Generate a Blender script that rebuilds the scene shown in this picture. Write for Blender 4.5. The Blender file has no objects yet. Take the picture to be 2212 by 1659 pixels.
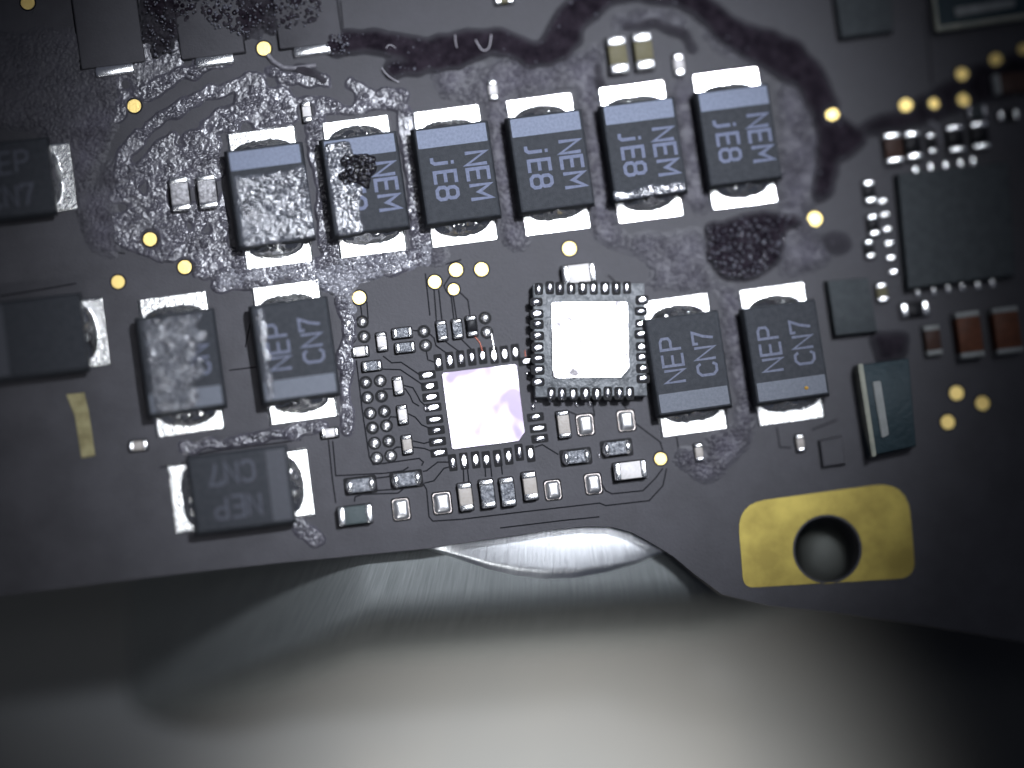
import bpy, bmesh, math, random
import numpy as np
from mathutils import Vector, Matrix
from mathutils.geometry import tessellate_polygon

S = bpy.context.scene
COL = S.collection
R = math.radians

# ------------------------------------------------------------------ camera
# one scene unit is 100 pixels of the 2212-pixel wide view the measurements were read from
VW, VH = 2212.0, 1659.0
DIST, TILT = 60.0, R(7.5)
dirn = Vector((-math.sin(TILT) * 0.75, -math.sin(TILT) * 0.66, math.cos(TILT))).normalized()
cam_d = bpy.data.cameras.new('microscope_camera')
cam = bpy.data.objects.new('microscope_camera', cam_d)
COL.objects.link(cam)
cam.location = dirn * DIST
fwd = (-dirn)
up = Vector((0, 1, 0)); up = (up - fwd * up.dot(fwd)).normalized()
right = fwd.cross(up).normalized()
rot = Matrix((right, up, -fwd)).transposed()
cam.rotation_euler = rot.to_euler()
cam_d.sensor_width = 36.0
cam_d.lens = 36.0 * DIST / (VW / 100.0)
cam_d.clip_start = 1.0
cam_d.clip_end = 500.0
cam_d.dof.use_dof = True
cam_d.dof.focus_distance = DIST - 0.22
APERTURE = 3.5
cam_d.dof.aperture_fstop = cam_d.lens / 1000.0 / (2 * APERTURE)
S.camera = cam
S.view_settings.view_transform = 'Standard'
S.view_settings.look = 'None'
S.view_settings.exposure = 0.0
S.view_settings.gamma = 1.0

# ------------------------------------------------------------------ world and lamps
W = bpy.data.worlds.new('World'); S.world = W
W.use_nodes = True
bg = W.node_tree.nodes['Background']
bg.inputs[0].default_value = (0.52, 0.58, 0.80, 1); bg.inputs[1].default_value = 0.09


def lamp(name, kind, loc, target, energy, color=(1, 1, 1), **kw):
    d = bpy.data.lights.new(name, kind); d.energy = energy; d.color = color
    for k, v in kw.items():
        setattr(d, k, v)
    o = bpy.data.objects.new(name, d); COL.objects.link(o)
    o.location = loc
    o.rotation_euler = (Vector(target) - Vector(loc)).to_track_quat('-Z', 'Y').to_euler()
    return o


# broad coaxial illuminator above the stage, behind the objective
lamp('coaxial_illuminator', 'AREA', (6.2, 8.0, 88), (-0.6, 0.8, 0), 200, (0.90, 0.93, 1.0), shape='DISK', size=21.0, spread=R(20))
# gooseneck spot from the upper right: makes the pool of light and the shadows
lamp('gooseneck_spot', 'SPOT', (15, 21, 64), (-0.3, 2.5, 0), 340000, (0.86, 0.905, 1.0), spot_size=R(18.8), spot_blend=1.0, shadow_soft_size=2.2)
# ------------------------------------------------------------------ picture measurements -> points on the board plane
CAMLOC = np.array(cam.location)
RM = np.array(rot)


def bpn(vx, vy, z=0.0):
    """points of the plane at height z seen at the measured place (arrays allowed)"""
    vx = np.asarray(vx, float); vy = np.asarray(vy, float)
    dx = (vx - VW / 2) / VW * 36.0; dy = -(vy - VH / 2) / VW * 36.0; dz = -cam_d.lens
    d = [RM[i][0] * dx + RM[i][1] * dy + RM[i][2] * dz for i in range(3)]
    t = (z - CAMLOC[2]) / d[2]
    return CAMLOC[0] + d[0] * t, CAMLOC[1] + d[1] * t


def bp(vx, vy, z=0.0):
    x, y = bpn(vx, vy, z)
    return Vector((float(x), float(y), z))


# added spot, no such lamp seen: brightens the bottom like grey haze
lamp('added_bench_spot', 'SPOT', (3, -40, 44), tuple(bp(1200, 2160, -7)), 1250000, (1.0, 0.98, 0.94), spot_size=R(18.5), spot_blend=1.0, shadow_soft_size=3.0)

# second added spot: lifts the housing at the lower left to imitate haze
lamp('added_housing_fill', 'SPOT', (-14, -42, 40), tuple(bp(300, 1230, -3)), 140000, (0.95, 0.97, 1.0), spot_size=R(11.5), spot_blend=1.0, shadow_soft_size=9.0)

KC = 1100 / 2212.0 / (4096 / 2212.0)
OFF = 2212 / 4096.0


def cv(col, row, cx, cy):
    return (col * 1000 * OFF + cx * KC, {'T': 0, 'M': 800, 'B': 1550}[row] * OFF + cy * KC)


KU = KC / 100.0
TH = R(7.2)          # the board lies turned by this much


# ------------------------------------------------------------------ materials
def mat(name, base, metallic=0.0, rough=0.5, spec=0.12, var=None, var_scale=3.0, var_detail=4.0, bump=0.0, bump_scale=20.0,
        rough_var=0.0, bump_detail=4.0, stretch=None, contrast=(0.35, 0.65), coords='pos', bump_dist=0.05):
    m = bpy.data.materials.new(name); m.use_nodes = True
    nt = m.node_tree; N = nt.nodes; L = nt.links
    b = N['Principled BSDF']
    b.inputs['Base Color'].default_value = (*base, 1)
    b.inputs['Metallic'].default_value = metallic
    b.inputs['Roughness'].default_value = rough
    b.inputs['Specular IOR Level'].default_value = spec
    if var is None and not bump and not rough_var:
        return m
    if coords == 'pos':
        src = N.new('ShaderNodeNewGeometry').outputs['Position']
    else:
        src = N.new('ShaderNodeTexCoord').outputs[coords]
    if stretch:
        mp = N.new('ShaderNodeMapping'); mp.inputs['Scale'].default_value = stretch
        L.new(src, mp.inputs['Vector']); src = mp.outputs['Vector']
    if var is not None or rough_var:
        n = N.new('ShaderNodeTexNoise'); n.inputs['Scale'].default_value = var_scale; n.inputs['Detail'].default_value = var_detail
        n.inputs['Roughness'].default_value = 0.6
        L.new(src, n.inputs['Vector'])
        r = N.new('ShaderNodeMapRange')
        r.inputs['From Min'].default_value, r.inputs['From Max'].default_value = contrast
        L.new(n.outputs['Fac'], r.inputs['Value'])
        if var is not None:
            mx = N.new('ShaderNodeMix'); mx.data_type = 'RGBA'
            mx.inputs['A'].default_value = (*base, 1); mx.inputs['B'].default_value = (*var, 1)
            L.new(r.outputs['Result'], mx.inputs['Factor'])
            L.new(mx.outputs['Result'], b.inputs['Base Color'])
        if rough_var:
            rr = N.new('ShaderNodeMapRange')
            rr.inputs['To Min'].default_value = rough; rr.inputs['To Max'].default_value = rough + rough_var
            L.new(r.outputs['Result'], rr.inputs['Value']); L.new(rr.outputs['Result'], b.inputs['Roughness'])
    if bump:
        n2 = N.new('ShaderNodeTexNoise'); n2.inputs['Scale'].default_value = bump_scale; n2.inputs['Detail'].default_value = bump_detail
        L.new(src, n2.inputs['Vector'])
        bn = N.new('ShaderNodeBump'); bn.inputs['Strength'].default_value = bump; bn.inputs['Distance'].default_value = bump_dist
        L.new(n2.outputs['Fac'], bn.inputs['Height']); L.new(bn.outputs['Normal'], b.inputs['Normal'])
    return m


M = dict(
    mask=mat('solder_mask', (0.047, 0.046, 0.051), rough=0.5, spec=0.14, var=(0.062, 0.0605, 0.067), var_scale=1.1, rough_var=0.08, bump=0.22, bump_scale=16, bump_dist=0.03),
    dark_line=mat('seam_flank_shade', (0.009, 0.009, 0.011), rough=0.6, spec=0.05),  # painted shade on trace flanks, also the dark part seams
    opening=mat('bare_laminate', (0.010, 0.010, 0.011), rough=0.55, spec=0.08),
    tracem=mat('covered_copper', (0.12, 0.115, 0.13), rough=0.45, spec=0.5, bump=0.4, bump_scale=20),
    solder=mat('solder', (0.88, 0.87, 0.88), metallic=1, rough=0.16, bump=0.06, bump_scale=9, bump_dist=0.03, var=(0.80, 0.78, 0.80), var_scale=2.5),
    solderm=mat('solder_matt', (0.90, 0.89, 0.88), metallic=1, rough=0.33, bump=0.06, bump_scale=9, bump_dist=0.03),
    fluxglass=mat('black_glass_flux', (0.006, 0.005, 0.007), rough=0.16, spec=0.5),
    glint=mat('flux_glint', (0.10, 0.10, 0.12), rough=0.14, spec=1.0),
    tin=mat('tin_plate', (0.86, 0.86, 0.85), metallic=1, rough=0.24, bump=0.12, bump_scale=14, bump_dist=0.03),
    fillet=mat('solder_fillet', (0.84, 0.84, 0.82), metallic=1, rough=0.2, var=(0.72, 0.72, 0.69), var_scale=7, bump=0.13, bump_scale=12, bump_dist=0.04),
    wetpad=mat('wetted_pad', (0.62, 0.61, 0.61), metallic=1, rough=0.27, rough_var=0.3, var=(0.14, 0.13, 0.135), var_scale=2.6, var_detail=5, contrast=(.54, .68), bump=0.10, bump_scale=1.1, bump_detail=1.0, bump_dist=0.08),
    gold=mat('gold_plate', (0.66, 0.50, 0.18), metallic=1, rough=0.42, var=(0.60, 0.44, 0.15), var_scale=3, bump=0.1, bump_scale=25),
    goldpad=mat('gold_mount', (0.26, 0.21, 0.056), metallic=1, rough=0.5, var=(0.165, 0.13, 0.036), var_scale=1.0, bump=0.04, bump_scale=12),
    dulltin=mat('dull_tin', (0.26, 0.235, 0.13), metallic=1, rough=0.55, var=(0.16, 0.14, 0.075), var_scale=3),
    landm=mat('reworked_land', (0.50, 0.48, 0.50), metallic=1, rough=0.2, rough_var=0.38, var=(0.27, 0.23, 0.29), var_scale=0.9, var_detail=2, bump=0.12, bump_scale=1.1, bump_detail=1.0, bump_dist=0.08, contrast=(0.30, 0.60)),
    copper=mat('copper_edge', (0.64, 0.57, 0.53), metallic=1, rough=0.4),
    rawcopper=mat('torn_copper', (0.30, 0.10, 0.07), metallic=.6, rough=0.45),
    epoxy=mat('capacitor_case', (0.030, 0.0325, 0.037), rough=0.55, spec=0.06, var=(0.040, 0.043, 0.049), var_scale=9, bump=0.3, bump_scale=38, bump_dist=0.02),
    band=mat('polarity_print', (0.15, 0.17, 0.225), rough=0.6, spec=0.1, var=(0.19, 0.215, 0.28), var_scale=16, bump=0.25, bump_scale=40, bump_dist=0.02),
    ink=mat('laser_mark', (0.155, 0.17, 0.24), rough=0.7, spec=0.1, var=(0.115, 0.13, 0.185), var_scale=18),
    band_grey=mat('polarity_print_grey', (0.115, 0.125, 0.145), rough=0.6, spec=0.08, var=(0.145, 0.155, 0.18), var_scale=16, bump=0.25, bump_scale=40, bump_dist=0.02),  # same print, duller: the tint across the field painted into its colour
    band_dimlit=mat('polarity_print_dimlit', (0.060, 0.062, 0.070), rough=0.6, spec=0.08, var=(0.075, 0.078, 0.088), var_scale=16),  # dim copies of print and ink: weak light and blur painted in
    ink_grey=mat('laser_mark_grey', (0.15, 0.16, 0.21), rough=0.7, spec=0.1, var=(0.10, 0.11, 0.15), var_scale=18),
    ink_dimlit=mat('laser_mark_dimlit', (0.085, 0.088, 0.105), rough=0.7, spec=0.1, var=(0.065, 0.068, 0.085), var_scale=18),
    ceramic_w=mat('pale_ceramic', (0.55, 0.53, 0.51), rough=0.4, var=(0.62, 0.59, 0.58), var_scale=20),
    ceramic_t=mat('tan_ceramic', (0.33, 0.30, 0.27), rough=0.45, var=(0.39, 0.36, 0.33), var_scale=20),
    ceramic_o=mat('olive_ceramic', (0.115, 0.105, 0.06), rough=0.5, var=(0.14, 0.125, 0.075), var_scale=16, bump=0.1, bump_scale=30),
    ceramic_b=mat('brown_ceramic', (0.115, 0.044, 0.024), rough=0.5, var=(0.08, 0.032, 0.018), var_scale=6),
    ceramic_d=mat('dark_brown_ceramic', (0.06, 0.032, 0.024), rough=0.5, var=(0.045, 0.026, 0.02), var_scale=6),
    ferrite=mat('ferrite', (0.055, 0.07, 0.072), rough=0.6, var=(0.075, 0.09, 0.092), var_scale=22),
    crusted=mat('crusted_ceramic', (0.14, 0.135, 0.14), rough=0.25, spec=0.6, var=(0.42, 0.41, 0.42), var_scale=11, bump=0.7, bump_scale=12, bump_dist=0.06),
    black=mat('black_glaze', (0.007, 0.007, 0.009), rough=0.4),
    glaze=mat('glazed_resistor', (0.06, 0.066, 0.08), rough=0.2, spec=0.8, var=(0.30, 0.31, 0.33), var_scale=14, bump=0.9, bump_scale=11, bump_dist=0.12),
    moulding=mat('chip_moulding', (0.044, 0.050, 0.053), rough=0.6, spec=0.06, var=(0.056, 0.063, 0.066), var_scale=5, bump=0.3, bump_scale=25, bump_dist=0.02),
    lifted=mat('chip_underside', (0.075, 0.080, 0.085), rough=0.4, spec=0.35, var=(0.19, 0.20, 0.21), var_scale=3.2, bump=0.6, bump_scale=9, bump_dist=0.06, contrast=(0.4, 0.75)),
    teal=mat('teal_plastic', (0.020, 0.034, 0.040), rough=0.5, var=(0.028, 0.045, 0.052), var_scale=5, bump=0.4, bump_scale=8),
    cream=mat('cream_edge', (0.30, 0.30, 0.24), rough=0.55, var=(0.22, 0.23, 0.19), var_scale=4),
    greyplas=mat('grey_contact', (0.26, 0.27, 0.26), rough=0.5, var=(0.20, 0.21, 0.20), var_scale=4),
    flux=mat('flux_residue', (0.082, 0.079, 0.095), rough=0.22, spec=0.7, var=(0.045, 0.043, 0.052), var_scale=2.2, rough_var=0.12, bump=0.3, bump_scale=20, bump_dist=0.03),
    fluxmatt_glare=mat('matt_flux_glare', (0.078, 0.074, 0.090), rough=0.4, spec=0.14, var=(0.046, 0.043, 0.052), var_scale=2.2, bump=0.3, bump_scale=18, bump_dist=0.03),  # film colour lifted to lavender to carry the glare veil as well
    fluxpale=mat('pale_flux', (0.22, 0.22, 0.24), rough=0.22, spec=1.0, var=(0.12, 0.12, 0.14), var_scale=3.0, bump=0.3, bump_scale=22, bump_dist=0.03),
    fluxdark=mat('burnt_flux', (0.009, 0.0072, 0.0100), rough=0.5, spec=0.0, var=(0.024, 0.019, 0.025), var_scale=4, bump=0.15, bump_scale=20, bump_dist=0.03),
    fluxclear=mat('clear_film', (0.042, 0.044, 0.052), rough=0.2, spec=0.9, var=(0.085, 0.09, 0.105), var_scale=4, bump=0.3, bump_scale=20, bump_dist=0.03),
    fibre=mat('fibre', (0.45, 0.43, 0.46), rough=0.4),
    housing=mat('satin_aluminium', (0.17, 0.18, 0.178), metallic=.4, rough=0.55, coords='UV', stretch=(150, 3.0, 1), var=(0.12, 0.13, 0.128), var_scale=1.0, var_detail=3, rough_var=0.12, bump=0.5, bump_scale=1.0, bump_dist=0.03, contrast=(0.3, 0.7)),
    chamfer=mat('turned_aluminium', (0.80, 0.81, 0.82), metallic=1, rough=0.30, coords='UV', stretch=(120, 2.5, 1), var=(0.62, 0.64, 0.65), var_scale=1.0, rough_var=0.1, bump=0.35, bump_scale=1.0, bump_dist=0.02),
    bench=mat('bench_top', (0.085, 0.085, 0.083), rough=0.8, spec=0.0, var=(0.072, 0.075, 0.076), var_scale=0.12),
    post=mat('steel_post', (0.10, 0.105, 0.095), metallic=.4, rough=0.6),
)


def thin_edges(m, under):
    # a film thins out towards its rim and shows the board beneath
    nt = m.node_tree; N = nt.nodes; L = nt.links
    b = N['Principled BSDF']; lk = b.inputs['Base Color'].links[0]; src = lk.from_socket
    a = N.new('ShaderNodeAttribute'); a.attribute_name = 'cover'
    mx = N.new('ShaderNodeMix'); mx.data_type = 'RGBA'
    mx.inputs['A'].default_value = (*under, 1)
    L.new(a.outputs['Fac'], mx.inputs['Factor']); L.new(src, mx.inputs['B']); L.new(mx.outputs['Result'], b.inputs['Base Color'])
for k_ in ('fluxmatt_glare', 'fluxdark'):
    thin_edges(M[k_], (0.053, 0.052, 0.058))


# ------------------------------------------------------------------ object helpers
def link(name, me, material, parent=None, loc=(0, 0, 0), rotz=0.0):
    o = bpy.data.objects.new(name, me); COL.objects.link(o)
    if material is not None and not me.materials:
        me.materials.append(material)
    if parent is not None:
        o.parent = parent
    o.location = loc; o.rotation_euler = (0, 0, rotz)
    return o


def tag(o, label=None, cat=None, group=None, kind=None):
    if label: o['label'] = label
    if cat: o['category'] = cat
    if group: o['group'] = group
    if kind: o['kind'] = kind
    return o


def thing(name, label, cat, loc=(0, 0, 0), rotz=0.0, group=None):
    o = bpy.data.objects.new(name, None); COL.objects.link(o)
    o.empty_display_size = 0.2
    o.location = loc; o.rotation_euler = (0, 0, rotz)
    return tag(o, label, cat, group)


def bm_done(bm, name, smooth=None):
    bmesh.ops.recalc_face_normals(bm, faces=bm.faces)
    me = bpy.data.meshes.new(name)
    bm.to_mesh(me); bm.free()
    if smooth is not None:
        for p in me.polygons: p.use_smooth = True
        me.set_sharp_from_angle(angle=R(smooth))
    return me


def loft(rings, cap_bottom=False, cap_top=True):
    bm = bmesh.new()
    vs = [[bm.verts.new(p) for p in ring] for ring in rings]
    n = len(rings[0])
    for a, b in zip(vs, vs[1:]):
        for i in range(n):
            bm.faces.new((a[i], a[(i + 1) % n], b[(i + 1) % n], b[i]))
    if cap_top: bm.faces.new(vs[-1])
    if cap_bottom: bm.faces.new(list(reversed(vs[0])))
    return bm


def rrect(hx, hy, r, z, cx=0.0, cy=0.0, seg=3):
    r = min(r, hx * 0.999, hy * 0.999)
    pts = []
    for k, (sx, sy) in enumerate(((1, 1), (-1, 1), (-1, -1), (1, -1))):
        for i in range(seg + 1):
            a = R(90) * (k + i / seg)
            pts.append((cx + sx * (hx - r) + r * math.cos(a), cy + sy * (hy - r) + r * math.sin(a), z))
    return pts


def block(hx, hy, z0, z1, r=0.03, edge=0.025, draft=0.0, cx=0.0, cy=0.0, seg=2, smooth=40):
    rings = [rrect(hx, hy, r, z0, cx, cy, seg),
             rrect(hx - draft, hy - draft, r, z1 - edge, cx, cy, seg),
             rrect(hx - draft - edge * 0.35, hy - draft - edge * 0.35, r, z1 - edge * 0.35, cx, cy, seg),
             rrect(hx - draft - edge, hy - draft - edge, max(r - edge * .5, .004), z1, cx, cy, seg)]
    return bm_done(loft(rings), 'block', smooth)


def plate(hx, hy, z0, z1, r=0.03, cx=0.0, cy=0.0, seg=3):
    return bm_done(loft([rrect(hx, hy, r, z0, cx, cy, seg), rrect(hx, hy, r, z1, cx, cy, seg)]), 'plate', 40)


def dome(rx, ry, h, n=20, k=7, z0=0.0, power=1.0):
    rings = []
    for i in range(k):
        a = (i / k) * math.pi / 2
        c = math.cos(a) ** power
        rings.append([(rx * c * math.cos(2 * math.pi * j / n), ry * c * math.sin(2 * math.pi * j / n), z0 + h * math.sin(a)) for j in range(n)])
    return bm_done(loft(rings), 'dome', 80)


def disc(r, z0, z1, n=28):
    rings = [[(r * math.cos(2 * math.pi * j / n), r * math.sin(2 * math.pi * j / n), z0) for j in range(n)],
             [(r * math.cos(2 * math.pi * j / n), r * math.sin(2 * math.pi * j / n), z1 - .004) for j in range(n)],
             [((r - .006) * math.cos(2 * math.pi * j / n), (r - .006) * math.sin(2 * math.pi * j / n), z1) for j in range(n)]]
    return bm_done(loft(rings), 'disc', 18)


def ribbon_bm(bm, pts, wid, z, closed=False, thick=0.0):
    P = [Vector((p[0], p[1])) for p in pts]
    n = len(P); Lf, Rt = [], []
    for i in range(n):
        if closed:
            a, b = P[i] - P[i - 1], P[(i + 1) % n] - P[i]
        else:
            a = P[i] - P[i - 1] if i else P[1] - P[0]
            b = P[i + 1] - P[i] if i < n - 1 else P[-1] - P[-2]
        a = a.normalized(); b = b.normalized()
        na, nb = Vector((-a.y, a.x)), Vector((-b.y, b.x))
        m = (na + nb)
        m = m.normalized() if m.length > 1e-4 else na
        k = min(wid / 2 / max(m.dot(na), 0.35), wid * 1.1)
        Lf.append(bm.verts.new((P[i].x + m.x * k, P[i].y + m.y * k, z)))
        Rt.append(bm.verts.new((P[i].x - m.x * k, P[i].y - m.y * k, z)))
    for i in range(n if closed else n - 1):
        j = (i + 1) % n
        bm.faces.new((Rt[i], Rt[j], Lf[j], Lf[i]))


# ------------------------------------------------------------------ noise helpers (numpy)
RNG = np.random.RandomState(7)
LAT = RNG.rand(256, 256)


def vnoise(x, y, s=0):
    xi = np.floor(x).astype(int); yi = np.floor(y).astype(int)
    fx = x - xi; fy = y - yi
    fx = fx * fx * (3 - 2 * fx); fy = fy * fy * (3 - 2 * fy)
    g = lambda a, b: LAT[(a + s * 37) % 256, (b + s * 91) % 256]
    return (g(xi, yi) * (1 - fx) + g(xi + 1, yi) * fx) * (1 - fy) + (g(xi, yi + 1) * (1 - fx) + g(xi + 1, yi + 1) * fx) * fy


def fbm(x, y, s=0, o=4):
    t = 0; a = 0.5
    for k in range(o):
        t = t + a * vnoise(x * 2 ** k, y * 2 ** k, s + k); a *= 0.5
    return t


def blobs(x, y, s=0, fill=0.75):
    """rounded lumps, 0..1"""
    xi = np.floor(x).astype(int); yi = np.floor(y).astype(int)
    best = np.zeros_like(x)
    for dx in (-1, 0, 1):
        for dy in (-1, 0, 1):
            a, b = xi + dx, yi + dy
            jx = LAT[(a * 3 + s) % 256, (b * 5 + 11) % 256]; jy = LAT[(a * 7 + 29 + s) % 256, (b * 2 + 3) % 256]
            rr = LAT[(a + 5 + s) % 256, (b * 3 + 77) % 256]
            on = LAT[(a * 5 + 13) % 256, (b + 41 + s) % 256] < fill
            rad = 0.30 + 0.42 * rr
            d2 = ((x - a - jx) ** 2 + (y - b - jy) ** 2) / rad ** 2
            best = np.maximum(best, np.where(on, np.sqrt(np.clip(1 - d2, 0, 1)) * rad, 0))
    return best


def in_poly(px, py, poly):
    c = np.zeros(px.shape, bool)
    n = len(poly)
    for i in range(n):
        x0, y0 = poly[i]; x1, y1 = poly[(i + 1) % n]
        if y0 == y1: continue
        c ^= ((y0 > py) != (y1 > py)) & (px < (x1 - x0) * (py - y0) / (y1 - y0) + x0)
    return c


def line_dist(px, py, pts):
    d = np.full(px.shape, 1e9)
    for (x0, y0), (x1, y1) in zip(pts, pts[1:]):
        vx, vy = x1 - x0, y1 - y0
        t = np.clip(((px - x0) * vx + (py - y0) * vy) / (vx * vx + vy * vy), 0, 1)
        d = np.minimum(d, np.hypot(px - x0 - t * vx, py - y0 - t * vy))
    return d


def blur(a, k, it=2):
    for _ in range(it):
        for ax in (0, 1):
            p = np.pad(a, [(k, k) if i == ax else (0, 0) for i in (0, 1)], mode='edge')
            c = np.cumsum(p, axis=ax)
            c = np.concatenate([np.zeros_like(np.take(c, [0], ax)), c], axis=ax)
            n = a.shape[ax]
            a = (np.take(c, range(2 * k + 1, 2 * k + 1 + n), ax) - np.take(c, range(0, n), ax)) / (2 * k + 1)
    return a


def relief(name, material, box, step, maskf, heightf, z0, label, cat, keep=0.12, soft=3, parent=None, fade=0):
    """a lumpy crust: one height field mesh where the mask is on (stuff)"""
    x0, y0, x1, y1 = box
    vx, vy = np.meshgrid(np.arange(x0, x1, step), np.arange(y0, y1, step))
    m = maskf(vx, vy)
    m = blur(np.clip(m, 0, 1.0), soft, 2)
    h = heightf(vx, vy, m)
    edge = np.clip((m - keep) / 0.35, 0, 1)
    z = z0 - 0.006 + (h + 0.010) * edge
    wx, wy = bpn(vx, vy, z0)
    ok = m > keep
    cell = ok[:-1, :-1] & ok[1:, :-1] & ok[:-1, 1:] & ok[1:, 1:]
    idx = np.arange(vx.size).reshape(vx.shape)
    f = np.stack([idx[1:, :-1][cell], idx[1:, 1:][cell], idx[:-1, 1:][cell], idx[:-1, :-1][cell]], 1)
    used = np.unique(f)
    remap = np.zeros(vx.size, int); remap[used] = np.arange(len(used))
    f = remap[f]
    co = np.stack([wx.ravel()[used], wy.ravel()[used], z.ravel()[used]], 1)
    me = bpy.data.meshes.new(name)
    me.vertices.add(len(co)); me.vertices.foreach_set('co', co.astype(np.float32).ravel())
    me.loops.add(f.size); me.loops.foreach_set('vertex_index', f.astype(np.int32).ravel())
    me.polygons.add(len(f)); me.polygons.foreach_set('loop_start', (np.arange(len(f)) * 4).astype(np.int32))
    me.update(calc_edges=True); me.validate()
    me.polygons.foreach_set('use_smooth', np.ones(len(me.polygons), bool))
    cov = np.clip((m.ravel()[used] - keep) / (fade if fade else .01), 0, 1) if fade else np.ones(len(used))
    if len(me.vertices) == len(used):
        at = me.attributes.new('cover', 'FLOAT', 'POINT'); at.data.foreach_set('value', cov.astype(np.float32))
    o = link(name, me, material, parent)
    tag(o, label, cat, kind='stuff')
    return o


# ------------------------------------------------------------------ added bench far below, in place of the grey haze
bm = bmesh.new()
bmesh.ops.create_grid(bm, x_segments=2, y_segments=2, size=120)
tag(link('added_bench', bm_done(bm, 'added_bench'), M['bench'], loc=(0, 0, -7)), kind='structure')

# ------------------------------------------------------------------ the board
HOLE_C, HOLE_R = (1787, 1186), 70
outline = [(-900, -900), (3300, -900), (3300, 1500), (2300, 1400), (2000, 1350), (1800, 1322), (1660, 1308), (1560, 1284), (1500, 1240), (1455, 1202),
           (1408, 1173), (1365, 1150), (1322, 1138), (1265, 1137), (1200, 1143), (1131, 1154), (1040, 1167), (932, 1184), (800, 1197), (700, 1207), (600, 1216), (400, 1238), (100, 1275), (-900, 1400)]
outer = [bp(*p) for p in outline]
hole = [bp(HOLE_C[0] + HOLE_R * math.cos(a), HOLE_C[1] + HOLE_R * math.sin(a)) for a in [2 * math.pi * i / 40 for i in range(40)]]


def holed_slab(outer, holes, ztop, zbot):
    polys = [outer] + holes
    tris = tessellate_polygon([[Vector((p.x, p.y, 0)) for p in pl] for pl in polys])
    flat = [p for pl in polys for p in pl]
    bm = bmesh.new()
    t = [bm.verts.new((p.x, p.y, ztop)) for p in flat]
    b = [bm.verts.new((p.x, p.y, zbot)) for p in flat]
    for f in tris:
        a = [t[i] for i in f]
        if (a[1].co - a[0].co).cross(a[2].co - a[0].co).z < 0: a.reverse()
        bm.faces.new(a)
    k = 0
    for pl in polys:
        n = len(pl)
        for i in range(n):
            j = (i + 1) % n
            bm.faces.new((t[k + i], t[k + j], b[k + j], b[k + i]))
        k += n
    return bm


board = thing('circuit_board', 'matt black circuit board that carries all the components', 'circuit board')
link('laminate', bm_done(holed_slab(outer, [hole], 0.0, -0.35), 'laminate'), M['mask'], board)

# gold mounting pad with the screw hole
corner = []
P0 = [(1592, 1088), (1960, 1038), (1978, 1248), (1606, 1270)]
def rounded(poly, r):
    out = []
    n = len(poly)
    for i in range(n):
        p, a, b = Vector(poly[i]), Vector(poly[i - 1]), Vector(poly[(i + 1) % n])
        rr = r[i]
        pa, pb = p + (a - p).normalized() * rr, p + (b - p).normalized() * rr
        for k in range(7):
            t = k / 6
            out.append(pa * (1 - t) ** 2 + p * 2 * t * (1 - t) + pb * t * t)
    return out
gp = [bp(v.x, v.y) for v in rounded(P0, [62, 75, 40, 24])]
gh = [bp(HOLE_C[0] + (HOLE_R + 5) * math.cos(a), HOLE_C[1] + (HOLE_R + 5) * math.sin(a)) for a in [2 * math.pi * i / 40 for i in range(40)]]
link('mounting_pad', bm_done(holed_slab(gp, [gh], 0.016, 0.001), 'mounting_pad'), M['goldpad'], board)

# test points
TEST = [(776, 643, 15), (939, 609, 14.5), (985, 583, 15), (1040, 582, 15), (980, 625, 12.5), (1230, 537, 15), (1427, 991, 13.5), (290, 229, 15),
        (570, 105, 15.5), (324, 517, 15), (399, 577, 15), (255, 609, 14.5), (60, 6, 15), (-6, 160, 15), (1796, 248, 15.5), (1760, 473, 15.5),
        (1957, 228, 15), (2017, 224, 14), (2080, 215, 15), (2078, 161, 14.5), (2151, 129, 14.5), (2212, 107, 14),
        (2066, 849, 16), (2122, 871, 16), (2047, 912, 16)]
for x, y, r in TEST:
    link('mask_opening', disc(r / 100 + 0.035, -0.01, 0.002), M['opening'], board, bp(x, y))
    link('test_point', disc(r / 100, 0, 0.012), M['gold'], board, bp(x, y))

# solder bumps of parts that were lifted off
ball = dome(0.098, 0.098, 0.06, z0=0.0)
ball_open = disc(0.145, -0.01, 0.0025)
BALLS = [cv(1, 'M', *p) for p in ((788, 990), (903, 980), (805, 1108), (917, 1100), (930, 1468), (1047, 1455), (945, 1590), (1058, 1578), (1398, 1058), (1412, 1170), (1890, 950), (1905, 1065))]
BALLS += [cv(1, 'B', *p) for p in ((967, 208), (1080, 193), (985, 325), (1097, 308), (1002, 448), (1115, 432), (1020, 568), (1132, 550))]
for i, (x, y) in enumerate(BALLS):
    link('mask_opening', ball_open, M['opening'], board, bp(x, y))
    o = link('solder_bump', ball, M['solderm'], board, bp(x, y, 0.003))
    k = 0.92 + 0.2 * LAT[i, 9]; o.scale = (k, k, 0.9 + 0.3 * LAT[i, 3])

# square pads with leftover solder
spad_mats = M['copper']
for (c, cx, cy, w, h, lean) in ((1, 1215, 980, 128, 165, .1), (1, 1545, 930, 138, 165, -.1), (2, 425, 825, 122, 150, 0), (2, 750, 775, 125, 155, .05), (2, 685, 300, 128, 160, 0), (2, 1015, 268, 130, 160, .1)):
    x, y = cv(c, 'M' if False else 'B', cx, cy)
    hx, hy = w * KU / 2, h * KU / 2
    link('mask_opening', plate(hx + .035, hy + .035, -.01, .002, .07), M['opening'], board, bp(x, y), TH)
    p = link('solder_pad', plate(hx, hy, 0, .012, .06), M['copper'], board, bp(x, y), TH)
    rings = [rrect(hx * a, hy * a2, .07 * a, z, seg=4) for a, a2, z in ((.97, .98, .008), (.93, .95, .045), (.82, .86, .075), (.62, .70, .095), (.36, .46, .106), (.14, .2, .11))]
    link('solder_dome', bm_done(loft(rings), 'solder_dome', 80), M['solderm'], p)

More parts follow.
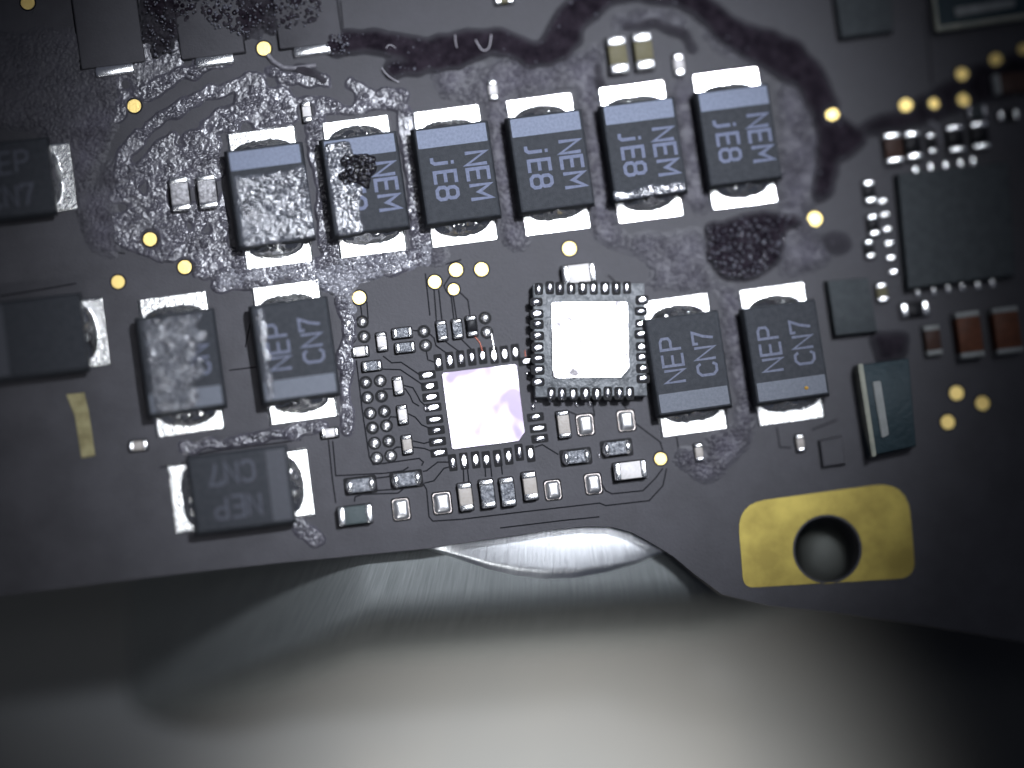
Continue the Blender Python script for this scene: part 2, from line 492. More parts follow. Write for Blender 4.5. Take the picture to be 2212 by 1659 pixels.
# bare quad footprint: thermal land and its leads
def poly_plate(vpts, z0, z1, edge=0.012):
    pts = [bp(*p) for p in vpts]
    c = sum(pts, Vector()) / len(pts)
    bm = bmesh.new()
    lo = [bm.verts.new((p.x, p.y, z0)) for p in pts]
    mid = [bm.verts.new((p.x, p.y, z1 - edge)) for p in pts]
    hi = [bm.verts.new((p.x + (c.x - p.x) * edge, p.y + (c.y - p.y) * edge, z1)) for p in pts]
    n = len(pts)
    for a, b in ((lo, mid), (mid, hi)):
        for i in range(n):
            bm.faces.new((a[i], a[(i + 1) % n], b[(i + 1) % n], b[i]))
    bm.faces.new(hi)
    return bm_done(bm, 'poly_plate', 30)

q = [cv(1, 'M', 1540, 1402), cv(1, 'M', 1552, 1388), cv(1, 'M', 2130, 1318), cv(1, 'M', 2146, 1330), cv(1, 'B', 2212, 360), cv(1, 'B', 2164, 432), cv(1, 'B', 1640, 500), cv(1, 'B', 1622, 492)]
link('thermal_land', poly_plate(q, 0.0, 0.03), M['landm'], board)
PINS = [(1, 'M', p, 'v') for p in ((1515, 1308), (1607, 1290), (1695, 1278), (1783, 1265), (1870, 1252), (1962, 1250), (2048, 1240), (2135, 1225))]
PINS += [(1, 'M', p, 'h') for p in ((1425, 1408), (1445, 1497), (1455, 1585))] + [(1, 'B', p, 'h') for p in ((1472, 160), (1485, 257), (1498, 345), (1508, 436), (1520, 525))]
PINS += [(1, 'B', p, 'v') for p in ((1630, 605), (1722, 592), (1815, 582), (1902, 580), (1992, 570), (2080, 553), (2165, 522))] + [(2, 'B', (246, 532), 'v')]
PINS += [(2, 'B', p, 'h') for p in ((285, 238), (308, 328), (320, 412))] + [(2, 'M', (215, 1297), 'h')]
land_open = plate(0.185, 0.092, -.01, .0022, .03)
for i, (c, r, p, o) in enumerate(PINS):
    v = cv(c, r, *p); rz = TH + (R(90) if o == 'v' else 0)
    rs = [LAT[i, k] for k in range(4)]
    link('mask_opening', land_open, M['opening'], board, bp(*v), rz)
    link('solder_land', dome(0.105 + .04 * rs[0], 0.054 + .02 * rs[1], 0.010 + .045 * rs[2] ** 3, n=18, k=6, power=0.3), M['solder'], board, bp(v[0], v[1], .003), rz)

# traces under the mask: flat dark ribbons paint the shade on their flanks
SHADE_LINES = [
    [cv(1, 'M', 1410, 590), cv(1, 'M', 1447, 930)], [cv(1, 'M', 1480, 720), cv(1, 'M', 1500, 985)], [cv(1, 'M', 1517, 720), cv(1, 'M', 1545, 985)],
    [cv(1, 'M', 1610, 610), cv(1, 'M', 1560, 690), cv(1, 'M', 1575, 730), cv(1, 'M', 1618, 780), cv(1, 'M', 1640, 965)], [cv(1, 'M', 1633, 770), cv(1, 'M', 1662, 960)],
    [cv(1, 'M', 1690, 745), cv(1, 'M', 1752, 805), cv(1, 'M', 1770, 930)], [cv(1, 'M', 890, 850), cv(1, 'M', 900, 930)], [cv(1, 'M', 940, 820), cv(1, 'M', 950, 960)],
    [cv(1, 'M', 1700, 480), cv(1, 'M', 1560, 520)],
    [cv(1, 'M', 1310, 1050), cv(1, 'M', 1420, 1055), cv(1, 'M', 1480, 1110), cv(1, 'M', 1495, 1170), cv(1, 'M', 1605, 1250)],
    [cv(1, 'M', 1560, 1130), cv(1, 'M', 1690, 1225)], [cv(1, 'M', 1700, 1120), cv(1, 'M', 1780, 1200)], [cv(1, 'M', 1415, 1200), cv(1, 'M', 1430, 1285), cv(1, 'M', 1500, 1310)],
    [cv(1, 'M', 1070, 1255), cv(1, 'M', 1140, 1310), cv(1, 'M', 1215, 1305), cv(1, 'M', 1385, 1420)], [cv(1, 'M', 1065, 1360), cv(1, 'M', 1210, 1365), cv(1, 'M', 1395, 1490)],
    [cv(1, 'M', 1230, 1490), cv(1, 'M', 1310, 1510), cv(1, 'M', 1345, 1570), cv(1, 'B', 1370, 110), cv(1, 'B', 1430, 165)], [cv(1, 'M', 1070, 1520), cv(1, 'M', 1250, 1520), cv(1, 'M', 1290, 1580), cv(1, 'B', 1310, 120), cv(1, 'B', 1360, 150)],
    [cv(1, 'B', 1270, 210), cv(1, 'B', 1330, 240), cv(1, 'B', 1380, 300), cv(1, 'B', 1450, 330)], [cv(1, 'B', 1105, 280), cv(1, 'B', 1130, 235), cv(1, 'B', 1195, 240)],
    [cv(1, 'B', 1310, 430), cv(1, 'B', 1400, 450), cv(1, 'B', 1465, 430)], [cv(1, 'B', 1310, 480), cv(1, 'B', 1400, 490), cv(1, 'B', 1480, 520)], [cv(1, 'B', 1150, 500), cv(1, 'B', 1180, 480), cv(1, 'B', 1230, 480)],
    [cv(1, 'M', 855, 1290), cv(1, 'M', 880, 1500), cv(1, 'B', 905, 200), cv(1, 'B', 960, 560), cv(1, 'B', 990, 620), cv(1, 'B', 1080, 610), cv(1, 'B', 1360, 570), cv(1, 'B', 1395, 600), cv(1, 'B', 1380, 630)],
    [cv(1, 'B', 1615, 600), cv(1, 'B', 1510, 600), cv(1, 'B', 1420, 670), cv(1, 'B', 1390, 675)], [cv(1, 'B', 1600, 640), cv(1, 'B', 1560, 650), cv(1, 'B', 1480, 750), cv(1, 'B', 1400, 770)],
    [cv(1, 'B', 630, 420), cv(1, 'B', 660, 720), cv(1, 'B', 690, 930)], [cv(1, 'B', 665, 430), cv(1, 'B', 690, 710), cv(1, 'B', 1080, 690), cv(1, 'B', 1230, 670), cv(1, 'B', 1275, 640)],
    [cv(1, 'B', 1010, 730), cv(1, 'B', 1130, 715)], [cv(1, 'B', 1010, 830), cv(1, 'B', 1140, 820)], [cv(1, 'B', 840, 920), cv(1, 'B', 845, 880), cv(1, 'B', 900, 860), cv(1, 'B', 1190, 850), cv(1, 'B', 1240, 810)],
    [cv(1, 'B', 1390, 770), cv(1, 'B', 1420, 820), cv(1, 'B', 1440, 1040), cv(1, 'B', 1470, 1075), cv(1, 'B', 1700, 1060), cv(1, 'B', 2200, 1000), cv(2, 'B', 800, 930), cv(2, 'B', 850, 950), cv(2, 'B', 1200, 910), cv(2, 'B', 1310, 790), cv(2, 'B', 1340, 650)],
    [cv(2, 'B', 810, 760), cv(2, 'B', 850, 830), cv(2, 'B', 900, 855), cv(2, 'B', 1150, 830), cv(2, 'B', 1250, 730), cv(2, 'B', 1310, 650)],
    [cv(2, 'B', 960, 110), cv(2, 'B', 1010, 160), cv(2, 'B', 1025, 190)], [cv(2, 'B', 1090, 290), cv(2, 'B', 1290, 440), cv(2, 'B', 1310, 510)],
    [cv(2, 'B', 740, 90), cv(2, 'B', 760, 230)], [cv(2, 'B', 545, 190), cv(2, 'B', 620, 220)], [cv(2, 'B', 280, 480), cv(2, 'B', 340, 460), cv(2, 'B', 470, 540)],
    [cv(1, 'B', 1715, 650), cv(1, 'B', 1720, 760)], [cv(1, 'B', 1750, 660), cv(1, 'B', 1760, 760)], [cv(1, 'B', 1890, 630), cv(1, 'B', 1895, 720)], [cv(1, 'B', 1935, 620), cv(1, 'B', 1945, 720)], [cv(1, 'B', 2020, 610), cv(1, 'B', 2030, 700)],
    [cv(2, 'M', 870, 605), cv(2, 'M', 945, 680)],
    [(405, 985), (480, 972), (600, 957), (650, 950)], [(345, 1010), (410, 1000)], [(495, 800), (560, 792)], [(540, 700), (530, 750)],
    [(475, 365), (365, 380), (368, 462)], [cv(2, 'B', 1420, 390), cv(2, 'B', 1445, 550), cv(2, 'B', 1530, 560)], [cv(2, 'B', 1690, 360), cv(2, 'B', 1695, 480), cv(2, 'B', 1640, 540)],
    [cv(3, 'B', 215, 320), cv(3, 'B', 240, 480), cv(3, 'B', 330, 485)], [cv(3, 'B', 700, 260), cv(3, 'B', 500, 340)],
    [cv(2, 'T', 780, 490), cv(2, 'T', 800, 660)], [cv(2, 'B', 0, 1130), cv(2, 'B', 500, 1070), cv(2, 'B', 800, 1040)],
    [(0, 640), (110, 622), (165, 612)], [(205, 520), (215, 540), (270, 548)],
    [(160, -20), (166, 60), (172, 155), (200, 160)], [(735, 0), (741, 60), (746, 95)], [cv(3, 'T', 1400, 100), cv(3, 'T', 1440, 400), cv(3, 'T', 1460, 680)],
    [cv(1, 'T', 1800, 790), cv(1, 'T', 1805, 720)], [cv(1, 'T', 2030, 720), cv(1, 'T', 2055, 760)],
]
for g in SHADE_LINES:
    bm = bmesh.new(); ribbon_bm(bm, [bp(*p) for p in g], 0.030, 0.0030)
    link('flank_shade_line', bm_done(bm, 'flank_shade_line'), M['dark_line'], board)
def ridge(pts, w, h, material, name):
    P = [bp(*p) for p in pts]
    rings = []
    for i, p in enumerate(P):
        d = (P[min(i + 1, len(P) - 1)] - P[max(i - 1, 0)]).normalized(); nrm = Vector((-d.y, d.x, 0))
        rings.append([tuple(p + nrm * w * s + Vector((0, 0, h * t))) for s, t in ((-1, -.1), (-.85, .7), (-.5, 1), (.5, 1), (.85, .7), (1, -.1))])
    bm = loft(rings, True, True)
    return link(name, bm_done(bm, name, 50), material, board)
ridge([(577, 118), (590, 133), (612, 147), (640, 148), (683, 142)], 0.06, 0.07, M['tracem'], 'raised_trace')
ridge([cv(3, 'T', *p) for p in ((1320, 900), (1420, 960), (1500, 1020), (1522, 1090), (1540, 1180))], 0.055, 0.05, M['tracem'], 'raised_trace')
ridge([cv(3, 'T', *p) for p in ((1755, 645), (1800, 690), (1850, 730))], 0.055, 0.05, M['tracem'], 'raised_trace')
ridge([cv(3, 'T', *p) for p in ((735, 1040), (800, 1095), (860, 1130))], 0.055, 0.05, M['tracem'], 'raised_trace')
ridge([cv(1, 'M', *p) for p in ((1800, 1090), (1850, 1150), (1868, 1215))], 0.016, 0.02, M['rawcopper'], 'torn_trace')
ridge([cv(1, 'M', *p) for p in ((1930, 1040), (1950, 1120), (1962, 1200))], 0.018, 0.02, M['solderm'], 'torn_trace')
ridge([cv(2, 'M', *p) for p in ((200, 1210), (205, 1260))], 0.014, 0.015, M['rawcopper'], 'torn_trace')

# ------------------------------------------------------------------ moulded capacitors
G = {
    'N': [[(0, 0), (0, 1), (.6, 0), (.6, 1)]], 'E': [[(.6, 0), (0, 0), (0, 1), (.6, 1)], [(.07, .5), (.54, .5)]],
    'M': [[(0, 0), (0, 1), (.35, .42), (.7, 1), (.7, 0)]], 'P': [[(0, 0), (0, 1), (.42, 1), (.58, .9), (.58, .6), (.42, .5), (.08, .5)]],
    'C': [[(.6, .8), (.48, .97), (.18, .97), (0, .8), (0, .2), (.18, .03), (.48, .03), (.6, .2)]], '7': [[(0, .78), (0, 1), (.6, 1), (.36, .5), (.24, 0)]],
    'j': [[(.34, .72), (.34, .08), (.24, -.04), (.02, -.04)], [(.34, .86), (.34, 1.0)]],
    '8': [[(.14, .5), (.03, .62), (.03, .86), (.16, .99), (.44, .99), (.57, .86), (.57, .62), (.46, .5)], [(.14, .505), (.0, .38), (.0, .14), (.14, .01), (.46, .01), (.6, .14), (.6, .38), (.46, .505)]],
}


def text_bm(bm, s, u0, v0, h, adv, th, z):
    k = 0
    for ci, ch in enumerate(s):
        for st in G[ch]:
            closed = ch == '8'
            ribbon_bm(bm, [(u0 + ci * adv + x * h * .95, v0 + y * h) for x, y in st], th, z + 0.0012 * (k % 3), closed); k += 1


CL, CW, CH = 2.16, 1.70, 0.56          # body length, width, top height
def case_mesh():
    hx, hy = CL / 2, CW / 2
    R_ = [rrect(hx - .06, hy - .05, .03, .07), rrect(hx, hy, .03, .27), rrect(hx, hy, .03, .30),
          rrect(hx - .035, hy - .045, .04, CH - .045), rrect(hx - .048, hy - .06, .05, CH - .015), rrect(hx - .075, hy - .09, .04, CH)]
    return bm_done(loft(R_), 'case', 24)
CASE = case_mesh()
TL_, TW_ = 0.45, 1.50
def terminal_mesh(seed, arc_w, arc_d):
    """solder pad that climbs the end of the case as a hollow fillet"""
    nx, ny = 22, 46
    bm = bmesh.new(); vs = []
    for i in range(nx + 1):
        row = []
        for j in range(ny + 1):
            d = i / nx * TL_; y = (j / ny - .5) * TW_
            t = 1 - math.sqrt((y / arc_w) ** 2 + (d / arc_d) ** 2)
            nz = float(vnoise(np.array(d * 9 + seed * 5), np.array(y * 9 + 20 + seed * 3), seed))
            e = min(d_ for d_ in (TL_ - d, TW_ / 2 - abs(y)))
            h = 0.055 - 0.05 * max(0, 1 - e / .022) ** 2
            if t > 0: h += 0.36 * (t ** 0.8) * (0.7 + .6 * nz)
            row.append(bm.verts.new((d, y, h)))
        vs.append(row)
    for i in range(nx):
        for j in range(ny):
            bm.faces.new((vs[i][j], vs[i + 1][j], vs[i + 1][j + 1], vs[i][j + 1]))
    me = bm_done(bm, 'terminal', 60)
    return me
TERM = [terminal_mesh(1, .56, .25), terminal_mesh(2, .60, .20), terminal_mesh(3, .58, .27), terminal_mesh(4, .55, .18)]
BAND = None


def capacitor(center, ang, lines, label, band_w=0.40, text=True, group='moulded capacitors with laser marking', k=0, tone=0):
    """ang: direction in which the marking reads"""
    c = bp(*center)
    t = thing('moulded_capacitor', label, 'capacitor', c, ang, group)
    link('case', CASE, M['epoxy'], t)
    hx = CL / 2
    b = plate(band_w / 2, CW / 2 - .095, CH - .01, CH + .003, .02, cx=-hx + .085 + band_w / 2)
    link('polarity_band', b, M[('band', 'band_grey', 'band_dimlit')[tone]], t)
    o = link('terminal', TERM[k % 4], M['fillet'], t, (hx - .03, 0, 0))
    o = link('terminal', TERM[(k + 1) % 4], M['fillet'], t, (-hx + .03, 0, 0), math.pi)
    if text:
        bm = bmesh.new()
        if lines[0] == 'NEM':
            text_bm(bm, 'NEM', -.38, .22, .45, .355, .074, CH + .004)
            text_bm(bm, 'jE8', -.38, -.49, .45, .335, .074, CH + .004)
        else:
            text_bm(bm, 'NEP', -.37, .12, .44, .355, .058, CH + .004)
            text_bm(bm, 'CN7', -.31, -.60, .44, .345, .058, CH + .004)
        link('lettering', bm_done(bm, 'lettering'), M[('ink', 'ink_grey', 'ink_dimlit')[tone]], t)
    return t


DOWN = -R(90) + R(8.3); UPW = R(90) + R(8.3)
A1 = ('NEM', 'jE8'); A2 = ('NEP', 'CN7')
capacitor((583, 428), DOWN, A1, 'capacitor beside the pair of tiny chip parts, its marking buried under flux crust', k=0)
capacitor((786, 404), DOWN, A1, 'NEM jE8 capacitor with a black burnt clump of flux on its top', k=1)
capacitor((983, 381), DOWN, A1, 'clean NEM jE8 capacitor next to the one with a burnt clump', k=2)
capacitor((1184, 356), DOWN, A1, 'NEM jE8 capacitor directly above the lone gold dot and the upturned chip', k=3)
capacitor((1384, 329), DOWN, A1, 'NEM jE8 capacitor just below the two olive chip capacitors', k=0)
capacitor((1587, 300), DOWN, A1, 'NEM jE8 capacitor at the end of its row against the dark burnt flux', k=2)
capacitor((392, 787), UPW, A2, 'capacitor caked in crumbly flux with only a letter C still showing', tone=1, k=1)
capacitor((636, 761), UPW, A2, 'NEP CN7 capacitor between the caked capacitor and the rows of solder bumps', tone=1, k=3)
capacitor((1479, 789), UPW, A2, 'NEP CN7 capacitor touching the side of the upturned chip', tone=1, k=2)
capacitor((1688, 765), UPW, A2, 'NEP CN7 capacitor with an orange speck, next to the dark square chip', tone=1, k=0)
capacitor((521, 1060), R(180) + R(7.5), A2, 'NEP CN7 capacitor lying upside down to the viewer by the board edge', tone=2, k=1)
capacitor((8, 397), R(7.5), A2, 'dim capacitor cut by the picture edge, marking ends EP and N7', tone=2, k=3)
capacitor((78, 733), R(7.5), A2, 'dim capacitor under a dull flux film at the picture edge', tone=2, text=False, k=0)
link('bare_pad', poly_plate([(143, 852), (182, 848), (192, 890), (206, 985), (176, 990), (162, 900)], 0.0, .03), M['dulltin'], board)

# three dark parts cut by the top edge: bodies as three things
CASE2 = block(1.15, 1.33 / 2 * 1.0, 0.02, 0.5, .04, .05, .02)
def top_part(c, label, k):
    t = thing('chip_inductor', label, 'inductor', bp(*c), DOWN, 'dark parts cut by the top edge')
    link('body', block(1.6, .69, .0, .10, .03, .02, .01), M['mask'], t)
    link('seam', plate(1.62, .715, .0, .012, .03), M['dark_line'], t)
    link('terminal', block(.125, .43, .0, .13, .05, .03, .015, seg=3, smooth=60), M['tin'], t, (1.70, .02, 0))
    return t
top_part((224, -13), 'dark part at the top edge whose bright terminal lies farthest from the gold dot', 0)
top_part((439, -33), 'dark part at the top edge with its terminal beside the gold dot', 1)
top_part((650, -55), 'dark part at the top edge with the raised trace running under its terminal', 2)

# ------------------------------------------------------------------ little chip parts
MESHC = {}
def cached(key, fn):
    if key not in MESHC: MESHC[key] = fn()
    return MESHC[key]


def chip(name, cat, c, row, cx, cy, orient, ln, wd, body, label, group, cap=0.24, h=None, capmat='tin', bulge=False, open_=True, rz=None):
    hl, hw = ln * KU / 2, wd * KU / 2
    h = h or min(0.36, max(0.14, hw * 1.25))
    x, y = cv(c, row, cx, cy)
    rz = (TH if orient == 'h' else TH - R(90)) if rz is None else rz
    t = thing(name, label, cat, bp(x, y), rz, group)
    cl = 2 * hl * cap
    if open_:
        link('mask_opening', plate(hl + .028, hw + .032, -.01, .0022, .05), M['opening'], board, bp(x, y), rz)
    if bulge:
        link('body', block(hl - cl * .6, hw * .86, .02, h * .72, .03, .03), M[body], t)
        for s in (-1, 1):
            link('end_cap', dome(cl * .62, hw * 1.03, h * .95, n=18, k=7, power=.6), M[capmat], t, (s * (hl - cl * .62), 0, 0))
    else:
        link('body', block(hl - cl * .8, hw * .97, .02, h * .97, .02, .02), M[body], t)
        for s in (-1, 1):
            link('end_cap', block(cl / 2, hw, .01, h, .03, .022, seg=3, smooth=60), M[capmat], t, (s * (hl - cl / 2), 0, 0))
    return t


g1 = 'small chip parts around the bare footprint'
cc, cr = 'chip_capacitor', 'chip_resistor'
chip(cc, 'capacitor', 1, 'M', 1058, 1143, 'v', 148, 76, 'ceramic_w', 'small white chip capacitor standing between two solder bumps and two glossy resistors', g1)
chip(cr, 'resistor', 1, 'M', 1222, 1072, 'h', 155, 78, 'glaze', 'glossy chip resistor, upper one of the stacked pair by two solder bumps', g1)
chip(cr, 'resistor', 1, 'M', 1244, 1190, 'h', 155, 78, 'glaze', 'glossy chip resistor, lower one of the stacked pair by two solder bumps', g1)
chip(cc, 'capacitor', 1, 'M', 885, 1222, 'h', 132, 78, 'ceramic_w', 'small white chip capacitor just under the upper four solder bumps', g1)
chip(cr, 'resistor', 1, 'M', 978, 1338, 'h', 152, 74, 'glaze', 'glossy chip resistor just above the long double row of solder bumps', g1)
chip(cc, 'capacitor', 1, 'M', 1190, 1497, 'v', 142, 70, 'ceramic_w', 'white chip capacitor, topmost of three along the double row of bumps', g1)
chip(cr, 'resistor', 1, 'M', 1540, 1055, 'v', 158, 76, 'glaze', 'first glossy resistor of the three under the gold dot cluster', g1)
chip(cr, 'resistor', 1, 'M', 1665, 1040, 'v', 155, 76, 'glaze', 'middle glossy resistor of the three under the gold dot cluster', g1)
chip(cr, 'resistor', 1, 'M', 1780, 1018, 'v', 162, 80, 'black', 'black bodied resistor of the three, next to two lone bumps', g1)
chip(cc, 'capacitor', 1, 'B', 1225, 222, 'v', 148, 72, 'ceramic_w', 'white chip capacitor, middle of three along the double row of bumps', g1)
chip(cc, 'capacitor', 1, 'B', 1262, 462, 'v', 148, 74, 'ceramic_t', 'tan chip capacitor, lowest of three along the double row of bumps', g1)
chip(cc, 'capacitor', 1, 'B', 640, 368, 'h', 134, 72, 'ceramic_w', 'tiny pale chip capacitor alone below a NEP CN7 capacitor', g1)
chip(cr, 'resistor', 1, 'B', 888, 788, 'h', 245, 122, 'glaze', 'blobby soldered resistor above the dark grey inductor', g1, bulge=True)
chip(cr, 'resistor', 1, 'B', 1258, 742, 'h', 245, 122, 'glaze', 'blobby soldered resistor between the bump rows and a copper cornered pad', g1, bulge=True)
chip('chip_inductor', 'inductor', 1, 'B', 842, 1028, 'h', 268, 146, 'ferrite', 'dark grey green chip inductor near the upside down capacitor', g1, cap=.19)
chip(cc, 'capacitor', 1, 'B', 1730, 882, 'v', 220, 106, 'ceramic_t', 'tan chip capacitor beside two mottled resistors under the footprint', g1, cap=.22)
chip(cr, 'resistor', 1, 'B', 1905, 857, 'v', 228, 110, 'glaze', 'mottled upright resistor touching a tan capacitor on the bump row side', g1, cap=.22)
chip(cr, 'resistor', 1, 'B', 2068, 842, 'v', 228, 110, 'glaze', 'mottled upright resistor touching a tan capacitor on the square pad side', g1, cap=.22)
chip(cc, 'capacitor', 2, 'B', 237, 795, 'v', 225, 108, 'ceramic_t', 'tan chip capacitor next to a solder domed square pad', g1, cap=.24)
chip(cc, 'capacitor', 2, 'B', 508, 300, 'v', 215, 96, 'ceramic_t', 'tan chip capacitor directly below the upturned chip', g1, cap=.18)
chip(cr, 'resistor', 2, 'B', 610, 560, 'h', 240, 118, 'glaze', 'blobby resistor below the square pad under the upturned chip', g1, bulge=True)
chip(cr, 'resistor', 2, 'B', 937, 490, 'h', 245, 124, 'glaze', 'blobby resistor above the cream chip capacitor', g1, bulge=True)
chip(cc, 'capacitor', 2, 'B', 1040, 670, 'h', 262, 140, 'ceramic_w', 'wide cream chip capacitor with a dark end line by a gold dot', g1, cap=.2)
chip(cc, 'capacitor', 2, 'B', 1595, 525, 'v', 142, 66, 'ceramic_t', 'tiny chip capacitor below the capacitor that touches the upturned chip', g1)
chip(cc, 'capacitor', 3, 'B', 397, 450, 'v', 136, 64, 'ceramic_t', 'tiny chip capacitor below the capacitor with the orange speck', g1)
chip(cc, 'capacitor', 2, 'M', 627, 602, 'h', 268, 152, 'ceramic_w', 'grey white chip capacitor at the top side of the upturned chip', g1, cap=.2)
g2 = 'chip parts among the big capacitors'
chip(cc, 'capacitor', 1, 'T', 455, 905, 'v', 172, 72, 'ceramic_w', 'tiny white chip capacitor in the flux above the first capacitor gap', g2, cap=.3)
chip(cc, 'capacitor', 1, 'T', 1950, 730, 'v', 168, 70, 'ceramic_w', 'tiny white chip capacitor below the burnt ridge of flux', g2, cap=.3)
chip(cc, 'capacitor', 2, 'T', 938, 455, 'v', 305, 152, 'ceramic_o', 'olive chip capacitor on the smooth side of the pair inside the burnt arch', g2, cap=.26)
chip(cc, 'capacitor', 2, 'T', 1145, 425, 'v', 305, 152, 'ceramic_o', 'olive chip capacitor of the pair, beside a tiny white part', g2, cap=.26)
chip(cc, 'capacitor', 2, 'T', 1435, 528, 'v', 180, 82, 'ceramic_w', 'tiny white chip capacitor beside the pair of olive ones', g2, cap=.3)
chip(cr, 'resistor', 0, 'T', 1448, 1570, 'v', 270, 145, 'crusted', 'crusted chip resistor of the pair, beside the open flux', g2, cap=.19)
chip(cr, 'resistor', 0, 'T', 1668, 1550, 'v', 270, 145, 'crusted', 'crusted chip resistor of the pair, beside the buried capacitor', g2, cap=.19)
chip(cc, 'capacitor', 0, 'B', 1113, 470, 'h', 140, 74, 'ceramic_t', 'dim tiny chip capacitor below the caked capacitor', g2)
chip(cc, 'capacitor', 1, 'T', 2038, 2, 'h', 150, 70, 'ceramic_o', 'tiny chip part with two bright ends cut by the top edge', g2, cap=.34)
g3 = 'chip parts round the large dark chip'
chip(cc, 'capacitor', 3, 'T', 1140, 1205, 'v', 255, 150, 'ceramic_d', 'brown bodied chip capacitor at the start of the row above the large chip', g3, cap=.2)
chip(cr, 'resistor', 3, 'T', 1300, 1180, 'v', 235, 130, 'black', 'black resistor beside the brown one in the row above the large chip', g3, cap=.22)
chip(cr, 'resistor', 3, 'T', 1455, 1160, 'v', 165, 76, 'black', 'smallest black resistor in the row above the large chip', g3)
chip(cr, 'resistor', 3, 'T', 1640, 1128, 'v', 225, 140, 'black', 'black resistor beside the bent trace in the row above the large chip', g3, cap=.2)
chip(cr, 'resistor', 3, 'T', 1835, 1100, 'v', 225, 140, 'black', 'black resistor at the far end of the row above the large chip', g3, cap=.2)
chip(cr, 'resistor', 3, 'T', 1810, 905, 'h', 150, 110, 'moulding', 'dim chip part below the gold dots of the corner', g3, cap=.14)
chip(cr, 'resistor', 3, 'T', 2070, 930, 'h', 170, 80, 'black', 'small black part with two bright solder ends near the picture edge', g3, cap=.24)
chip(cc, 'capacitor', 3, 'T', 2100, 680, 'h', 340, 165, 'ceramic_d', 'large brown capacitor with a cream end below the gold dots', g3, cap=.16, capmat='greyplas')
chip(cr, 'resistor', 3, 'T', 955, 1550, 'v', 190, 92, 'black', 'black resistor, upper one beside the pins of the large chip', g3, cap=.26)
chip(cr, 'resistor', 3, 'M', 985, 210, 'v', 175, 92, 'black', 'black resistor, middle one beside the pins of the large chip', g3, cap=.24)
chip(cr, 'resistor', 3, 'M', 955, 402, 'v', 150, 72, 'black', 'black resistor, lower one beside the pins of the large chip', g3, cap=.26)
chip(cc, 'capacitor', 3, 'M', 1053, 750, 'v', 150, 92, 'ceramic_o', 'small olive capacitor between the square chip and the large chip', g3, cap=.26)
chip(cr, 'resistor', 3, 'M', 1315, 885, 'h', 235, 112, 'black', 'black part with one bright white end below the large chip', g3, cap=.25)
chip(cc, 'capacitor', 3, 'M', 1455, 1135, 'v', 245, 132, 'ceramic_d', 'dark brown capacitor smaller than the two red brown ones beside it', g3, cap=.18, capmat='greyplas')
chip(cc, 'capacitor', 3, 'M', 1735, 1095, 'v', 380, 200, 'ceramic_b', 'big red brown capacitor beside the dark brown small one', g3, cap=.13, capmat='greyplas', h=.4)
chip(cc, 'capacitor', 3, 'M', 2035, 1060, 'v', 380, 215, 'ceramic_b', 'big red brown capacitor half lost at the picture edge', g3, cap=.12, capmat='greyplas', h=.4)

# ------------------------------------------------------------------ the lifted quad chip lying face down
TLc, TRc, BRc, BLc = cv(2, 'M', 250, 690), cv(2, 'M', 1152, 662), cv(2, 'M', 1180, 1588), cv(2, 'M', 268, 1602)
cx = sum(p[0] for p in (TLc, TRc, BRc, BLc)) / 4; cy = sum(p[1] for p in (TLc, TRc, BRc, BLc)) / 4
z_lift = 0.06
ch = thing('quad_chip', 'upturned quad chip with a big shiny solder pad, lying loose between capacitors', 'chip', bp(cx, cy, z_lift), R(1.2))
hw, hh = 1.215, 1.225
link('package', block(hw, hh, 0.0, .26, .02, .02), M['lifted'], ch)
def chip_local(c, r, px, py):
    p = bp(*cv(c, r, px, py), .33) - bp(cx, cy, .33)
    a = -R(1.2)
    return (p.x * math.cos(a) - p.y * math.sin(a), p.x * math.sin(a) + p.y * math.cos(a))
tp = chip_local(2, 'M', 712, 1135)
pad = [(-.835, .80), (-.80, .835), (.80, .835), (.845, .80), (.845, -.62), (.66, -.835), (-.77, -.835), (-.835, -.78)]
bm = bmesh.new()
lo = [bm.verts.new((x + tp[0], y + tp[1], .24)) for x, y in pad]
mi = [bm.verts.new((x + tp[0], y + tp[1], .283)) for x, y in pad]
hi = [bm.verts.new((x * .985 + tp[0], y * .985 + tp[1], .292)) for x, y in pad]
for a, b in ((lo, mi), (mi, hi)):
    for i in range(len(pad)):
        bm.faces.new((a[i], a[(i + 1) % len(pad)], b[(i + 1) % len(pad)], b[i]))
bm.faces.new(hi)
link('thermal_pad', bm_done(bm, 'thermal_pad', 15), M['wetpad'], ch)
contacts = [(p, 'v') for p in ((300, 725), (388, 716), (468, 722), (560, 722), (652, 720), (742, 720), (832, 720), (922, 720), (1010, 716))]
contacts += [(p, 'h') for p in ((280, 830), (285, 925), (285, 1010), (287, 1103), (290, 1193), (292, 1285), (292, 1378), (295, 1475))]
contacts += [(p, 'h') for p in ((1130, 815), (1122, 905), (1125, 1003), (1122, 1090), (1128, 1188), (1132, 1272), (1135, 1365), (1140, 1450))]
contacts += [(p, 'v') for p in ((402, 1567), (488, 1570), (580, 1570), (672, 1568), (765, 1568), (855, 1565), (945, 1565), (1035, 1565))]
well = plate(.118, .088, .255, .2625, .03)
for i, (p, o) in enumerate(contacts):
    x, y = chip_local(2, 'M', *p)
    a = R(90) if o == 'v' else 0
    rs = [LAT[i + 40, k] for k in range(5)]
    s = link('contact_well', plate(.130 + .02 * rs[4], .088 + .018 * rs[3], .255, .2625 + .0003 * (i % 3), .05), M['opening'], ch, (x, y, 0), a)
    cme = dome(.095 + .03 * rs[0], .058 + .018 * rs[1], .02 + .03 * rs[2] ** 2, n=16, k=5, power=.45)
    link('contact', cme, M['solder'], ch, (x + .03 * (rs[3] - .5), y + .03 * (rs[4] - .5), .262), a)
